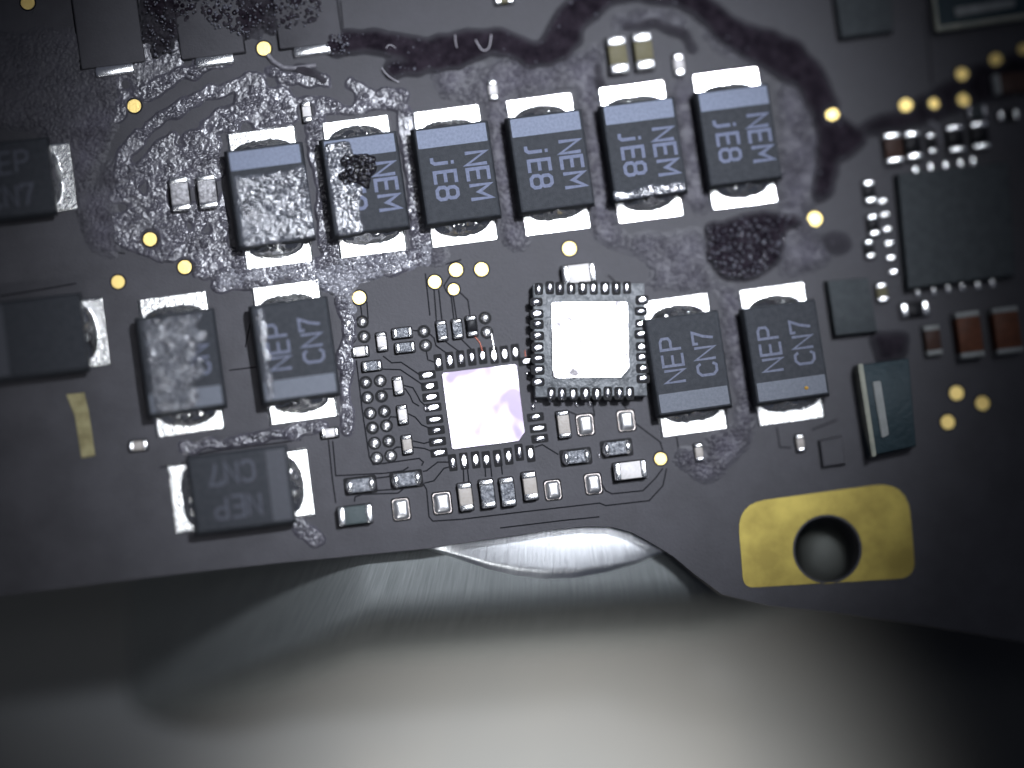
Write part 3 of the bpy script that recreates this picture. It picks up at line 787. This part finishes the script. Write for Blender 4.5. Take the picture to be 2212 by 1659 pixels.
# stray solder crumbs left by the rework: each its own bead
BE = [(2, 'B', 402, 105, .05), (2, 'B', 615, 130, .07), (2, 'B', 722, 125, .08), (2, 'B', 265, 155, .07), (2, 'B', 288, 110, .05), (2, 'M', 438, 800, .06), (2, 'M', 212, 1395, .04), (2, 'B', 505, 222, .06), (2, 'B', 520, 385, .05), (1, 'B', 1410, 168, .06), (2, 'B', 795, 545, .05), (2, 'B', 1185, 720, .03)]
for i, (c, r, px, py, rad) in enumerate(BE):
    v = cv(c, r, px, py)
    link('solder_bead', dome(rad * .75, rad * 1.2, rad, n=14, k=5), M['solder'], board, bp(v[0], v[1], .002), TH + .3 * LAT[i, 1])

# ------------------------------------------------------------------ larger dark parts on the right
def body_thing(name, cat, label, vpts, h, material, edge=.05, part='body', draft=.03):
    pts = [bp(*p) for p in vpts]
    c = sum(pts, Vector()) / len(pts)
    t = thing(name, label, cat, c)
    bm = bmesh.new()
    def ring(k, z): return [bm.verts.new(((p.x - c.x) * k, (p.y - c.y) * k, z)) for p in pts]
    size = max((p - c).length for p in pts)
    rs = [ring(1, 0.0), ring(1 - draft / size, h - edge), ring(1 - (draft + edge * .3) / size, h - edge * .3), ring(1 - (draft + edge) / size, h)]
    n = len(pts)
    for a, b in zip(rs, rs[1:]):
        for i in range(n):
            bm.faces.new((a[i], a[(i + 1) % n], b[(i + 1) % n], b[i]))
    bm.faces.new(rs[-1])
    link(part, bm_done(bm, part, 30), material, t)
    return t, c
ic, icc = body_thing('large_chip', 'chip', 'large dark matt chip with a row of tiny pins along two sides', [cv(3, 'T', 1150, 1415), cv(3, 'T', 2055, 1310), cv(3, 'M', 2110, 625), cv(3, 'M', 1235, 738)], .36, M['moulding'])
PN = [cv(3, 'T', 1062, 1622), cv(3, 'M', 1083, 122), cv(3, 'M', 1100, 238), cv(3, 'M', 1115, 352), cv(3, 'M', 1130, 468), cv(3, 'M', 1150, 583)]
PN2 = [cv(3, 'M', *p) for p in ((1345, 740), (1475, 727), (1590, 708), (1705, 692), (1830, 680), (1945, 660))]
PN3 = [cv(3, 'T', *p) for p in ((1330, 1378), (1450, 1355), (1570, 1338), (1690, 1320), (1790, 1300))]
for lst, rz in ((PN, TH), (PN2, TH + R(90)), (PN3, TH + R(90))):
    for v in lst:
        p = bp(*v) - icc
        link('pin', block(.12, .062, 0, .07, .03, .03, seg=3, smooth=60), M['tin'], ic, (p.x, p.y, 0), rz)
body_thing('square_chip', 'chip', 'dark square chip beside the capacitor with the orange speck', [cv(3, 'M', 590, 655), cv(3, 'M', 935, 628), cv(3, 'M', 1010, 1075), cv(3, 'M', 660, 1112)], .3, M['moulding'])
body_thing('square_chip', 'chip', 'dim square chip at the top edge beside the smooth bare area', [cv(3, 'T', 650, -60), cv(3, 'T', 1120, -100), cv(3, 'T', 1140, 275), cv(3, 'T', 705, 335)], .28, M['moulding'])
body_thing('small_chip', 'chip', 'dim low chip beside the teal connector near the gold mounting pad', [cv(3, 'B', 540, 425), cv(3, 'B', 740, 385), cv(3, 'B', 765, 625), cv(3, 'B', 570, 655)], .16, M['mask'])
# teal connector with a pale contact strip
tc, c0 = body_thing('board_connector', 'connector', 'teal connector with one pale upright contact strip beside the gold mounting pad', [cv(3, 'M', 830, 1335), cv(3, 'M', 1240, 1280), cv(3, 'B', 1300, 490), cv(3, 'B', 935, 570)], .5, M['teal'], part='shell')
def quad_part(name, vpts, z0, z1, material, parent, c):
    pts = [bp(*p) - c for p in vpts]
    bm = bmesh.new()
    lo = [bm.verts.new((p.x, p.y, z0)) for p in pts]; hi = [bm.verts.new((p.x, p.y, z1)) for p in pts]
    for i in range(4): bm.faces.new((lo[i], lo[(i + 1) % 4], hi[(i + 1) % 4], hi[i]))
    bm.faces.new(hi)
    bmesh.ops.bevel(bm, geom=[e for e in bm.edges], offset=min(.02, (z1 - z0) * .2), segments=2, affect='EDGES')
    return link(name, bm_done(bm, name, 40), material, parent)
quad_part('contact_strip', [cv(3, 'M', 940, 1480), cv(3, 'M', 1005, 1470), cv(3, 'B', 1072, 395), cv(3, 'B', 1015, 420)], .46, .56, M['greyplas'], tc, c0)
quad_part('edge_rail', [cv(3, 'M', 825, 1340), cv(3, 'M', 865, 1333), cv(3, 'B', 975, 560), cv(3, 'B', 940, 572)], .1, .53, M['cream'], tc, c0)
tb, c1 = body_thing('socket', 'socket', 'dark green socket with a pale rim and a white bar in the corner', [cv(3, 'T', 1440, -120), cv(3, 'T', 2300, -190), cv(3, 'T', 2300, 145), cv(3, 'T', 1480, 265)], .35, M['teal'], part='shell')
quad_part('contact_bar', [cv(3, 'T', 1608, 92), cv(3, 'T', 2085, 25), cv(3, 'T', 2092, 85), cv(3, 'T', 1620, 165)], .34, .42, M['greyplas'], tb, c1)
quad_part('rim', [cv(3, 'T', 1462, 240), cv(3, 'T', 2300, 118), cv(3, 'T', 2300, 152), cv(3, 'T', 1468, 280)], .2, .38, M['cream'], tb, c1)
quad_part('rim', [cv(3, 'T', 1425, -100), cv(3, 'T', 1450, -104), cv(3, 'T', 1490, 238), cv(3, 'T', 1462, 244)], .2, .385, M['cream'], tb, c1)

# post in the mounting hole
pt = thing('standoff_post', 'dull metal post seen inside the hole of the gold mounting pad', 'post', bp(1770, 1200, -1.6))
link('shaft', block(.58, .64, -.6, .75, .55, .3, seg=8, smooth=50), M['post'], pt)

# ------------------------------------------------------------------ housing below the board edge
hs = thing('metal_housing', 'brushed aluminium housing rounding away below the edge of the board', 'housing')
def grid_mesh(fn, ns, nt, name, uvf=None):
    me = bpy.data.meshes.new(name)
    verts, uvs = [], []
    for i in range(nt + 1):
        for j in range(ns + 1):
            s, t = j / ns, i / nt
            verts.append(tuple(fn(s, t))); uvs.append(uvf(s, t) if uvf else (s, t))
    faces = [(i * (ns + 1) + j, (i + 1) * (ns + 1) + j, (i + 1) * (ns + 1) + j + 1, i * (ns + 1) + j + 1) for i in range(nt) for j in range(ns)]
    me.from_pydata(verts, [], faces)
    uv = me.uv_layers.new(name='UVMap')
    for p in me.polygons:
        p.use_smooth = True
        for li in p.loop_indices:
            uv.data[li].uv = uvs[me.loops[li].vertex_index]
    bm = bmesh.new(); bm.from_mesh(me); bmesh.ops.recalc_face_normals(bm, faces=bm.faces)
    if sum(f.normal.z for f in bm.faces) < 0: bmesh.ops.reverse_faces(bm, faces=bm.faces)
    bm.to_mesh(me); bm.free()
    return me


def interp(pts, s):
    n = len(pts) - 1; k = min(int(s * n), n - 1); f = s * n - k
    return Vector(pts[k]) * (1 - f) + Vector(pts[k + 1]) * f


FAN = bp(1150, 300)
def fan_uv(p):
    return (math.atan2(p.x - FAN.x, -(p.y - FAN.y)) * 1.6, (p.y) * .35)
def plate_pt(s, t):
    vx = -300 + s * 2500
    top = 1120 - (vx - 1150) * 0.06
    p = bp(vx, top + 70)
    lf = max(0, 800 - vx) / 100; d = t * (3.4 + .34 * lf); rt = max(0, vx - 1500) / 100
    edge_drop = .5 * lf ** 1.5 + .55 * rt ** 2 / (1 + .12 * rt)
    drop = 0.60 - 0.08 * d + 0.05 * min(d, 2.2) ** 2 + 1.6 * max(0, d - 1.35 - .34 * lf) ** 3
    q = bp(vx, top, 0)
    return (q.x, q.y - d, -drop - edge_drop)
me = grid_mesh(plate_pt, 160, 80, 'brushed_face')
uv = me.uv_layers[0]
for li in range(len(me.loops)):
    uv.data[li].uv = fan_uv(me.vertices[me.loops[li].vertex_index].co)
link('brushed_face', me, M['housing'], hs)
up_pts = [(905, 1178), (1040, 1150), (1131, 1138), (1200, 1128), (1265, 1122), (1322, 1124), (1365, 1135), (1408, 1160), (1438, 1190)]
lo_pts = [(905, 1180), (985, 1208), (1050, 1231), (1110, 1245), (1172, 1252), (1240, 1250), (1310, 1238), (1375, 1220), (1438, 1192)]
def cham_pt(s, t):
    a, b = interp(up_pts, s), interp(lo_pts, s)
    v = a * (1 - t) + b * t
    z = -.40 - .10 * t ** 2 - .22 * max(0, t - .86) * 3
    p = bp(v.x, v.y, -.45)
    return (p.x, p.y, z)
me = grid_mesh(cham_pt, 60, 24, 'chamfer')
uv = me.uv_layers[0]
for li in range(len(me.loops)):
    uv.data[li].uv = fan_uv(me.vertices[me.loops[li].vertex_index].co)
link('chamfer', me, M['chamfer'], hs)

# ------------------------------------------------------------------ flux left by the rework
CELL = 1 / 8.0
def wob(vx, vy, amp=16, sc=28, s=3):
    return vx + amp * (fbm(vx / sc, vy / sc, s) * 2 - .94), vy + amp * (fbm(vx / sc, vy / sc, s + 9) * 2 - .94)

CAPS = [(583, 428), (786, 404), (983, 381), (1184, 356), (1384, 329), (1587, 300), (636, 761), (392, 787)]
def under_caps(vx, vy):
    m = np.zeros(vx.shape, bool)
    for x, y in CAPS:
        a = R(8.3); dx, dy = vx - x, vy - y
        u = dx * math.sin(a) + dy * math.cos(a); w = dx * math.cos(a) - dy * math.sin(a)
        m |= (np.abs(u) < 148) & (np.abs(w) < 72)
    return m

LANES = [([(205, 410), (222, 350), (250, 295), (330, 228), (450, 172), (575, 128)], 17), ([(290, 345), (335, 300), (420, 245), (500, 215)], 11), ([(620, 190), (700, 200), (760, 215)], 12), ([(900, 215), (1010, 190), (1110, 165), (1180, 165)], 18)]
def pale_mask(vx, vy):
    x, y = wob(vx, vy)
    m = in_poly(x, y, [(165, 290), (300, 190), (470, 120), (600, 150), (735, 170), (800, 190), (900, 205), (860, 235), (690, 250), (620, 268), (480, 285), (478, 330), (495, 545), (540, 560), (735, 555),
                       (880, 535), (920, 560), (860, 590), (790, 585), (758, 620), (690, 615), (600, 600), (520, 618), (470, 630), (380, 560), (330, 560), (240, 520), (196, 470), (188, 420), (210, 390)]).astype(float)
    for pts, w in LANES:
        d = line_dist(x, y, pts); m *= np.clip((d - w) / 5, 0, 1)
    m = np.maximum(m, .34 * in_poly(x, y, [(-30, 70), (300, 60), (480, 110), (300, 190), (165, 290), (190, 400), (120, 330), (80, 285), (-30, 275)]))
    thin = fbm(vx / 45, vy / 45, 21)
    m *= np.clip((thin - .24) / .10, 0, 1)
    for pts, w in (([(742, 640), (752, 700), (746, 780), (752, 850), (745, 925)], 10), ([(680, 245), (690, 330), (705, 420), (716, 545)], 19), ([(876, 250), (890, 340), (903, 430), (918, 545)], 18),
                   ([(1075, 225), (1090, 330), (1105, 430), (1118, 520)], 17), ([(1277, 190), (1300, 400), (1312, 500)], 15), ([(1478, 190), (1490, 290), (1508, 430)], 15),
                   ([(640, 1130), (690, 1170)], 12), ([(1480, 985), (1530, 1020), (1575, 980)], 12), ([(1575, 640), (1600, 780), (1615, 920)], 10), ([(1550, 960), (1600, 950)], 16), ([(400, 968), (560, 945), (690, 925)], 9)):
        m = np.maximum(m, np.clip((w + 4 - line_dist(x, y, pts)) / 6, 0, 1))
    m = np.maximum(m, in_poly(x, y, [(1300, 520), (1520, 500), (1535, 590), (1560, 620), (1400, 625), (1420, 570)]) * .55)
    m = np.maximum(m, in_poly(x, y, [(1010, 185), (1180, 140), (1290, 110), (1285, 175), (1100, 205), (1000, 225)]) * .45)
    for c, r_ in (((290, 229), 21), ((570, 105), 21), ((324, 517), 24), ((399, 577), 23), ((255, 609), 22), ((776, 643), 22), ((388, 424), 30), ((447, 420), 30), ((661, 240), 22)):
        m *= np.hypot(vx - c[0], (vy - c[1]) * (.8 if r_ == 30 else 1)) > r_
    m *= ~under_caps(vx, vy)
    return m
def pale_h(vx, vy, m):
    sw = fbm(vx / 60, vy / 60, 5)
    ang = .5
    u = vx * math.cos(ang) - vy * math.sin(ang); w = vx * math.sin(ang) + vy * math.cos(ang)
    b1 = blobs(u / 8.2, w / 5.8, 1, .55); b2 = blobs(vx / 4.6, vy / 4.2, 17, .4)
    k = np.clip((fbm(vx / 26, vy / 26, 31) - .34) / .22, .08, 1.15)
    return .012 + (.075 * b1 + .038 * b2) * k * np.clip(m, .3, 1) + .02 * fbm(vx / 7, vy / 6, 8) + .03 * sw
def film_glare_mask(vx, vy):
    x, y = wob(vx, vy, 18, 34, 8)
    m = in_poly(x, y, [(560, 150), (720, 120), (850, 170), (1000, 140), (1160, 125), (1290, 130), (1290, 170), (1100, 200), (1060, 205), (1040, 170), (960, 215), (900, 215), (760, 230), (620, 260), (480, 270), (470, 210)]) * .8  # thin flux here, doubling as painted glare over the upper board
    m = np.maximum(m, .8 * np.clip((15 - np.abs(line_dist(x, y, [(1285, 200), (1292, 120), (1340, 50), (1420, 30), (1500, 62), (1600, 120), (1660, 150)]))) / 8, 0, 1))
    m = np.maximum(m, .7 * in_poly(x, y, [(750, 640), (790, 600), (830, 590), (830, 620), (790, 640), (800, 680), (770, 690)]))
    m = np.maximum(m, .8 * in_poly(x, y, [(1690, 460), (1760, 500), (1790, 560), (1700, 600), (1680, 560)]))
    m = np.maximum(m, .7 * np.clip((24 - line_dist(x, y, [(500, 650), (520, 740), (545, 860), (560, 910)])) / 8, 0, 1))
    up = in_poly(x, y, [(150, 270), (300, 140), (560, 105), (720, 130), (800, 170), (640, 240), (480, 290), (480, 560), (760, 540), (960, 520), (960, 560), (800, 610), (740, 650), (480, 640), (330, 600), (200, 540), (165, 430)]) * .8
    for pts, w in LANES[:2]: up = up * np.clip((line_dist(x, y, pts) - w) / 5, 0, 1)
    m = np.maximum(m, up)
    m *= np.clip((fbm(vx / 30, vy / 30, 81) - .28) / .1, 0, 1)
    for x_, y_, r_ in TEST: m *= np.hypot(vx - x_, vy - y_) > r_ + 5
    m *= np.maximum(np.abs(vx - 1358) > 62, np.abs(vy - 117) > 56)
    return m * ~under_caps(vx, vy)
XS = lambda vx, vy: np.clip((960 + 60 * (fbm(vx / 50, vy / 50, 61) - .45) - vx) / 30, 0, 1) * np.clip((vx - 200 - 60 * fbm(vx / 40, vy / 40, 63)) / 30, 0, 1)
relief('flux_film', M['fluxmatt_glare'], (-20, 20, 1800, 1060), 2.0, lambda vx, vy: np.maximum(np.maximum(pale_mask(vx, vy), film_glare_mask(vx, vy)), .8 * in_poly(*wob(vx, vy), [(1690, 175), (1735, 190), (1775, 290), (1755, 430), (1690, 480), (1690, 300)])) * (1 - XS(vx, vy)),
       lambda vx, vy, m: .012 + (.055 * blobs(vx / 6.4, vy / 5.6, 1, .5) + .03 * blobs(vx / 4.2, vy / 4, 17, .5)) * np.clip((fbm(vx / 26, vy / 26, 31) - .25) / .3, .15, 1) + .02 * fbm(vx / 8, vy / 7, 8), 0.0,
       'dull thin rough film of flux with painted glare around the clean NEM jE8 capacitors and the burnt ridge', 'flux residue', keep=.05, soft=7, fade=.7)
relief('flux_residue', M['flux'], (-20, 60, 1010, 1200), 1.7, lambda vx, vy: pale_mask(vx, vy) * XS(vx, vy), pale_h, 0.0, 'grey glittering crust of flux residue spread between the capacitors', 'flux residue')

def white_mask(vx, vy):
    x, y = wob(vx, vy, 14, 22, 5)
    m = in_poly(x, y, [(470, 590), (540, 580), (700, 585), (745, 560), (880, 548), (935, 520), (925, 572), (820, 590), (770, 612), (758, 640), (770, 670), (748, 690), (735, 640), (690, 625), (600, 598), (480, 625)]).astype(float)
    m *= np.clip((fbm(vx / 20, vy / 20, 44) - .30) / .1, 0, 1)
    m *= np.hypot(vx - 776, vy - 643) > 22
    m *= ~under_caps(vx, vy)
    return m
relief('pale_flux', M['fluxpale'], (450, 500, 960, 720), 2.0, white_mask, lambda vx, vy, m: .035 + .11 * blobs(vx / 8.5, vy / 7, 3, .8) + .04 * blobs(vx / 4.4, vy / 4, 9, .6), 0.0,
       'whitish flux crumbs heaped between the two rows of capacitors', 'flux residue')

def dark_mask(vx, vy):
    x, y = wob(vx, vy, 12, 22, 7)
    m = np.zeros(vx.shape)
    for pts, w in (([(728, 95), (800, 86), (850, 96), (900, 112), (945, 104), (1000, 92), (1060, 88), (1110, 102), (1150, 122), (1185, 108), (1208, 70), (1232, 30), (1275, -5), (1340, -22), (1420, -22), (1490, -2), (1545, 40), (1600, 78), (1660, 92), (1710, 112), (1755, 165), (1775, 215), (1800, 265), (1840, 300)], 23),
                   ([(845, 152), (920, 143), (985, 132), (1050, 108)], 13), ([(1150, 125), (1215, 118), (1240, 80)], 16), ([(1240, 50), (1290, 10)], 20), ([(1560, 62), (1640, 115), (1700, 150)], 24), ([(640, 150), (680, 160), (700, 178)], 7),
                   ([(1292, 190), (1290, 140), (1310, 95), (1350, 60), (1420, 48), (1480, 78), (1500, 105)], 6), ([(1330, 135), (1290, 240), (1296, 330)], 0)):
        if w: m = np.maximum(m, np.clip((w + 3 - line_dist(x, y, pts)) / 5, 0, 1))
    m = np.maximum(m, in_poly(x, y, [(1665, 110), (1745, 165), (1800, 270), (1860, 300), (1845, 330), (1810, 345), (1800, 420), (1765, 440), (1752, 400), (1768, 300), (1735, 200), (1680, 165)]) * .9)
    m = np.maximum(m, in_poly(x, y, [(1850, 292), (1870, 262), (1935, 245), (2005, 200), (2060, 172), (2100, 148), (2235, 100), (2235, 190), (2120, 222), (2060, 246), (2000, 268), (1900, 288)]) * .8)
    m = np.maximum(m, in_poly(x, y, [(1530, 490), (1600, 470), (1690, 460), (1740, 480), (1690, 500), (1690, 560), (1640, 600), (1570, 600), (1530, 560)]) * 1.0)
    m = np.maximum(m, in_poly(x, y, [(1770, 500), (1830, 500), (1840, 540), (1800, 560), (1775, 530)]) * .45)
    m = np.maximum(m, in_poly(x, y, [(310, -20), (700, -20), (690, 50), (560, 85), (490, 70), (420, 30), (370, 110), (330, 130), (300, 60)]) * np.clip((fbm(vx / 13, vy / 13, 71) - .33) / .12, 0, .9))
    m = np.maximum(m, in_poly(x, y, [(1905, 612), (1960, 605), (1975, 640), (1930, 650)]) * 0)
    m = np.maximum(m, in_poly(x, y, [(1880, 725), (1960, 715), (1965, 770), (1890, 785)]) * .8)
    for x_, y_, r_ in TEST: m *= np.hypot(vx - x_, vy - y_) > r_ + 4
    for c, r_ in (((2035, 0), 22), ((1464, 142), 24)):
        if r_: m *= np.hypot(vx - c[0], vy - c[1]) > r_
    m *= np.maximum(np.abs(vx - 1358) > 62, np.abs(vy - 117) > 56)
    m *= ~under_caps(vx, vy)
    return m
def dark_h(vx, vy, m):
    gran = np.clip((in_poly(vx, vy, [(1500, 450), (1740, 450), (1740, 620), (1500, 620)]) + in_poly(vx, vy, [(280, -40), (760, -40), (720, 120), (280, 150)])), 0, 1)
    fine = .03 * blobs(vx / 5.5, vy / 5, 2, .10) + .012 * fbm(vx / 9, vy / 9, 3)
    coarse = .12 * blobs(vx / 9, vy / 9, 6, .8)
    return .05 + .03 * np.clip(m, 0, 1) + np.where(gran > 0, coarse, fine)
relief('burnt_flux', M['fluxdark'], (280, -40, 2236, 800), 2.0, dark_mask, dark_h, 0.0, 'near black burnt flux crust winding along the top of the capacitor row', 'burnt flux', soft=4, fade=.75)

def top_relief(name, material, box, maskf, hf, label, step=1.6):
    relief(name, material, box, step, maskf, hf, CH + .002, label, 'flux residue', soft=2)
def loc_uv(vx, vy, c):
    a = R(8.3); dx, dy = vx - c[0], vy - c[1]
    return dx * math.cos(a) - dy * math.sin(a), dx * math.sin(a) + dy * math.cos(a)
def on_cap(vx, vy, c, mx=76, my=98):
    u, w = loc_uv(vx - 6, vy + 5, c); return (np.abs(u) < mx) & (np.abs(w) < my)
crust = lambda a, sx=8.0, sy=6.0, s=1, f=.75: (lambda vx, vy, m: .006 + a * (.75 * blobs(vx / sx, vy / sy, s, f) + .35 * blobs(vx / 4.2, vy / 3.8, s + 4, .6)) * np.clip((fbm(vx / 22, vy / 22, s + 2) - .25) / .3, .1, 1))
top_relief('flux_film', M['fluxclear'], (470, 300, 700, 540), lambda vx, vy: on_cap(vx, vy, (583, 428)) * (np.clip((loc_uv(vx, vy, (583, 428))[1] + 46 + 26 * fbm(vx / 30, vy / 30, 4)) / 14, 0, 1)), crust(.06, 10, 6, 2, .55),
           'pale wrinkled flux film over the lower half of the buried capacitor')
top_relief('flux_film', M['fluxclear'], (690, 290, 890, 520), lambda vx, vy: on_cap(vx, vy, (786, 404)) * (np.clip((-12 - loc_uv(vx, vy, (786, 404))[0] + 46 * (fbm(vx / 24, vy / 24, 6) - .4)) / 14, 0, 1)), crust(.05, 7, 6, 3),
           'pale flux film along one side of the capacitor with the burnt clump')
bl = [(735, 345), (770, 332), (806, 340), (812, 362), (795, 382), (800, 402), (775, 396), (742, 402), (735, 385), (745, 365)]
top_relief('burnt_clump', M['fluxglass'], (715, 315, 830, 420), lambda vx, vy: in_poly(*wob(vx, vy, 12, 12, 3), bl).astype(float), lambda vx, vy, m: .02 + .14 * blobs(vx / 6.5, vy / 6.5, 5, .75),
           'black burnt clump of flux stuck on top of a capacitor')
top_relief('flux_film', M['fluxclear'], (290, 660, 500, 900), lambda vx, vy: on_cap(vx, vy, (392, 787)) * np.clip((40 - loc_uv(vx, vy, (392, 787))[0] - .25 * loc_uv(vx, vy, (392, 787))[1] + 70 * (fbm(vx / 26, vy / 26, 12) - .45)) / 14, 0, 1), crust(.085, 10, 5.5, 7, .8),
           'crumbly flux crust covering most of the caked capacitor')
top_relief('flux_film', M['fluxclear'], (540, 640, 740, 880), lambda vx, vy: on_cap(vx, vy, (636, 761)) * np.clip((-58 - loc_uv(vx, vy, (636, 761))[0] + 22 * (fbm(vx / 16, vy / 16, 14) - .3)) / 7, 0, 1), crust(.045, 6, 5, 8, .8),
           'thin crumbs of flux along the shaded edge of a NEP CN7 capacitor')
top_relief('flux_film', M['fluxclear'], (1300, 390, 1480, 440), lambda vx, vy: on_cap(vx, vy, (1384, 329)) * np.clip((loc_uv(vx, vy, (1384, 329))[1] - 76 + 22 * (fbm(vx / 16, vy / 16, 15) - .45)) / 7, 0, 1), crust(.04, 6, 5, 9, .7),
           'thin wet flux film on the lower end of the capacitor under the olive pair')

# glassy beads and specks that glint in the burnt crust
def beads(name, n, box, maskf, zf, rr, label, seed):
    rng = np.random.RandomState(seed)
    vx = rng.uniform(box[0], box[2], n * 12); vy = rng.uniform(box[1], box[3], n * 12)
    ok = maskf(vx[None, :], vy[None, :])[0] > rng.uniform(.25, 1, n * 12)
    vx, vy = vx[ok][:n], vy[ok][:n]
    bm = bmesh.new()
    for x, y in zip(vx, vy):
        r = rng.uniform(*rr) * (1.8 if rng.rand() < .08 else 1)
        q = bp(x, y, zf)
        bmesh.ops.create_icosphere(bm, subdivisions=1, radius=r, matrix=Matrix.Translation(q) @ Matrix.Diagonal((1, rng.uniform(.6, 1.3), .8, 1)))
    tag(link(name, bm_done(bm, name, 80), M['glint']), label, 'flux residue', kind='stuff')
beads('flux_beads', 700, (700, -20, 1900, 620), lambda x, y: dark_mask(x, y) * np.clip(fbm(x / 60, y / 60, 51) * 2.2 - .55, 0, 1), .075, (.010, .022), 'tiny glassy beads glinting all over the burnt flux crust', 3)
beads('flux_beads', 420, (300, -20, 760, 130), dark_mask, .15, (.012, .028), 'tiny glassy beads glinting in the granular patch at the top edge', 4)
beads('flux_beads', 260, (1520, 450, 1745, 620), dark_mask, .15, (.012, .03), 'tiny glassy beads in the dark granular patch above a NEP CN7 capacitor', 5)
beads('flux_beads', 40, (715, 315, 830, 420), lambda x, y: in_poly(*wob(x, y, 12, 12, 3), bl).astype(float), CH + .12, (.014, .028), 'tiny glassy beads on the black clump stuck to a capacitor', 6)

# orange speck on a capacitor
tag(link('flux_speck', dome(.045, .04, .02), mat('amber_speck', (.35, .2, .03), rough=.3), loc=bp(1742, 838, CH + .003)), 'orange speck of flux on the pale band of a capacitor', 'speck')

# lint
def fibre(pts, label, r=.012):
    cu = bpy.data.curves.new('lint_fibre', 'CURVE'); cu.dimensions = '3D'; cu.bevel_depth = r; cu.bevel_resolution = 1
    sp = cu.splines.new('NURBS'); sp.points.add(len(pts) - 1); sp.use_endpoint_u = True; sp.order_u = 3
    for p, (x, y, z) in zip(sp.points, pts):
        q = bp(x, y, z); p.co = (q.x, q.y, q.z, 1)
    tmp = bpy.data.objects.new('tmp', cu); COL.objects.link(tmp)
    dg = bpy.context.evaluated_depsgraph_get()
    me = bpy.data.meshes.new_from_object(tmp.evaluated_get(dg))
    bpy.data.objects.remove(tmp); me.materials.clear()
    tag(link('lint_fibre', me, M['fibre']), label, 'fibre', 'lint fibres on the burnt flux')
fibre([cv(1, 'T', 1940, 280) + (.12,), cv(1, 'T', 1935, 370) + (.16,), cv(1, 'T', 1895, 412) + (.15,), cv(1, 'T', 1850, 395) + (.14,), cv(1, 'T', 1815, 320) + (.12,)], 'hooked pale lint fibre on the burnt flux ridge')
fibre([cv(1, 'T', 1650, 280) + (.12,), cv(1, 'T', 1650, 340) + (.15,), cv(1, 'T', 1665, 385) + (.12,)], 'short straight lint fibre on the burnt flux ridge', .01)
fibre([cv(1, 'T', 1095, 390) + (.12,), cv(1, 'T', 1115, 335) + (.15,), cv(1, 'T', 1170, 385) + (.12,)], 'pointed lint fibre where the burnt flux ridge starts', .009)
fibre([cv(1, 'T', 1062, 545) + (.1,), cv(1, 'T', 1100, 620) + (.14,), cv(1, 'T', 1200, 660) + (.05,)], 'thin lint fibre trailing below the burnt flux onto bare board', .009)
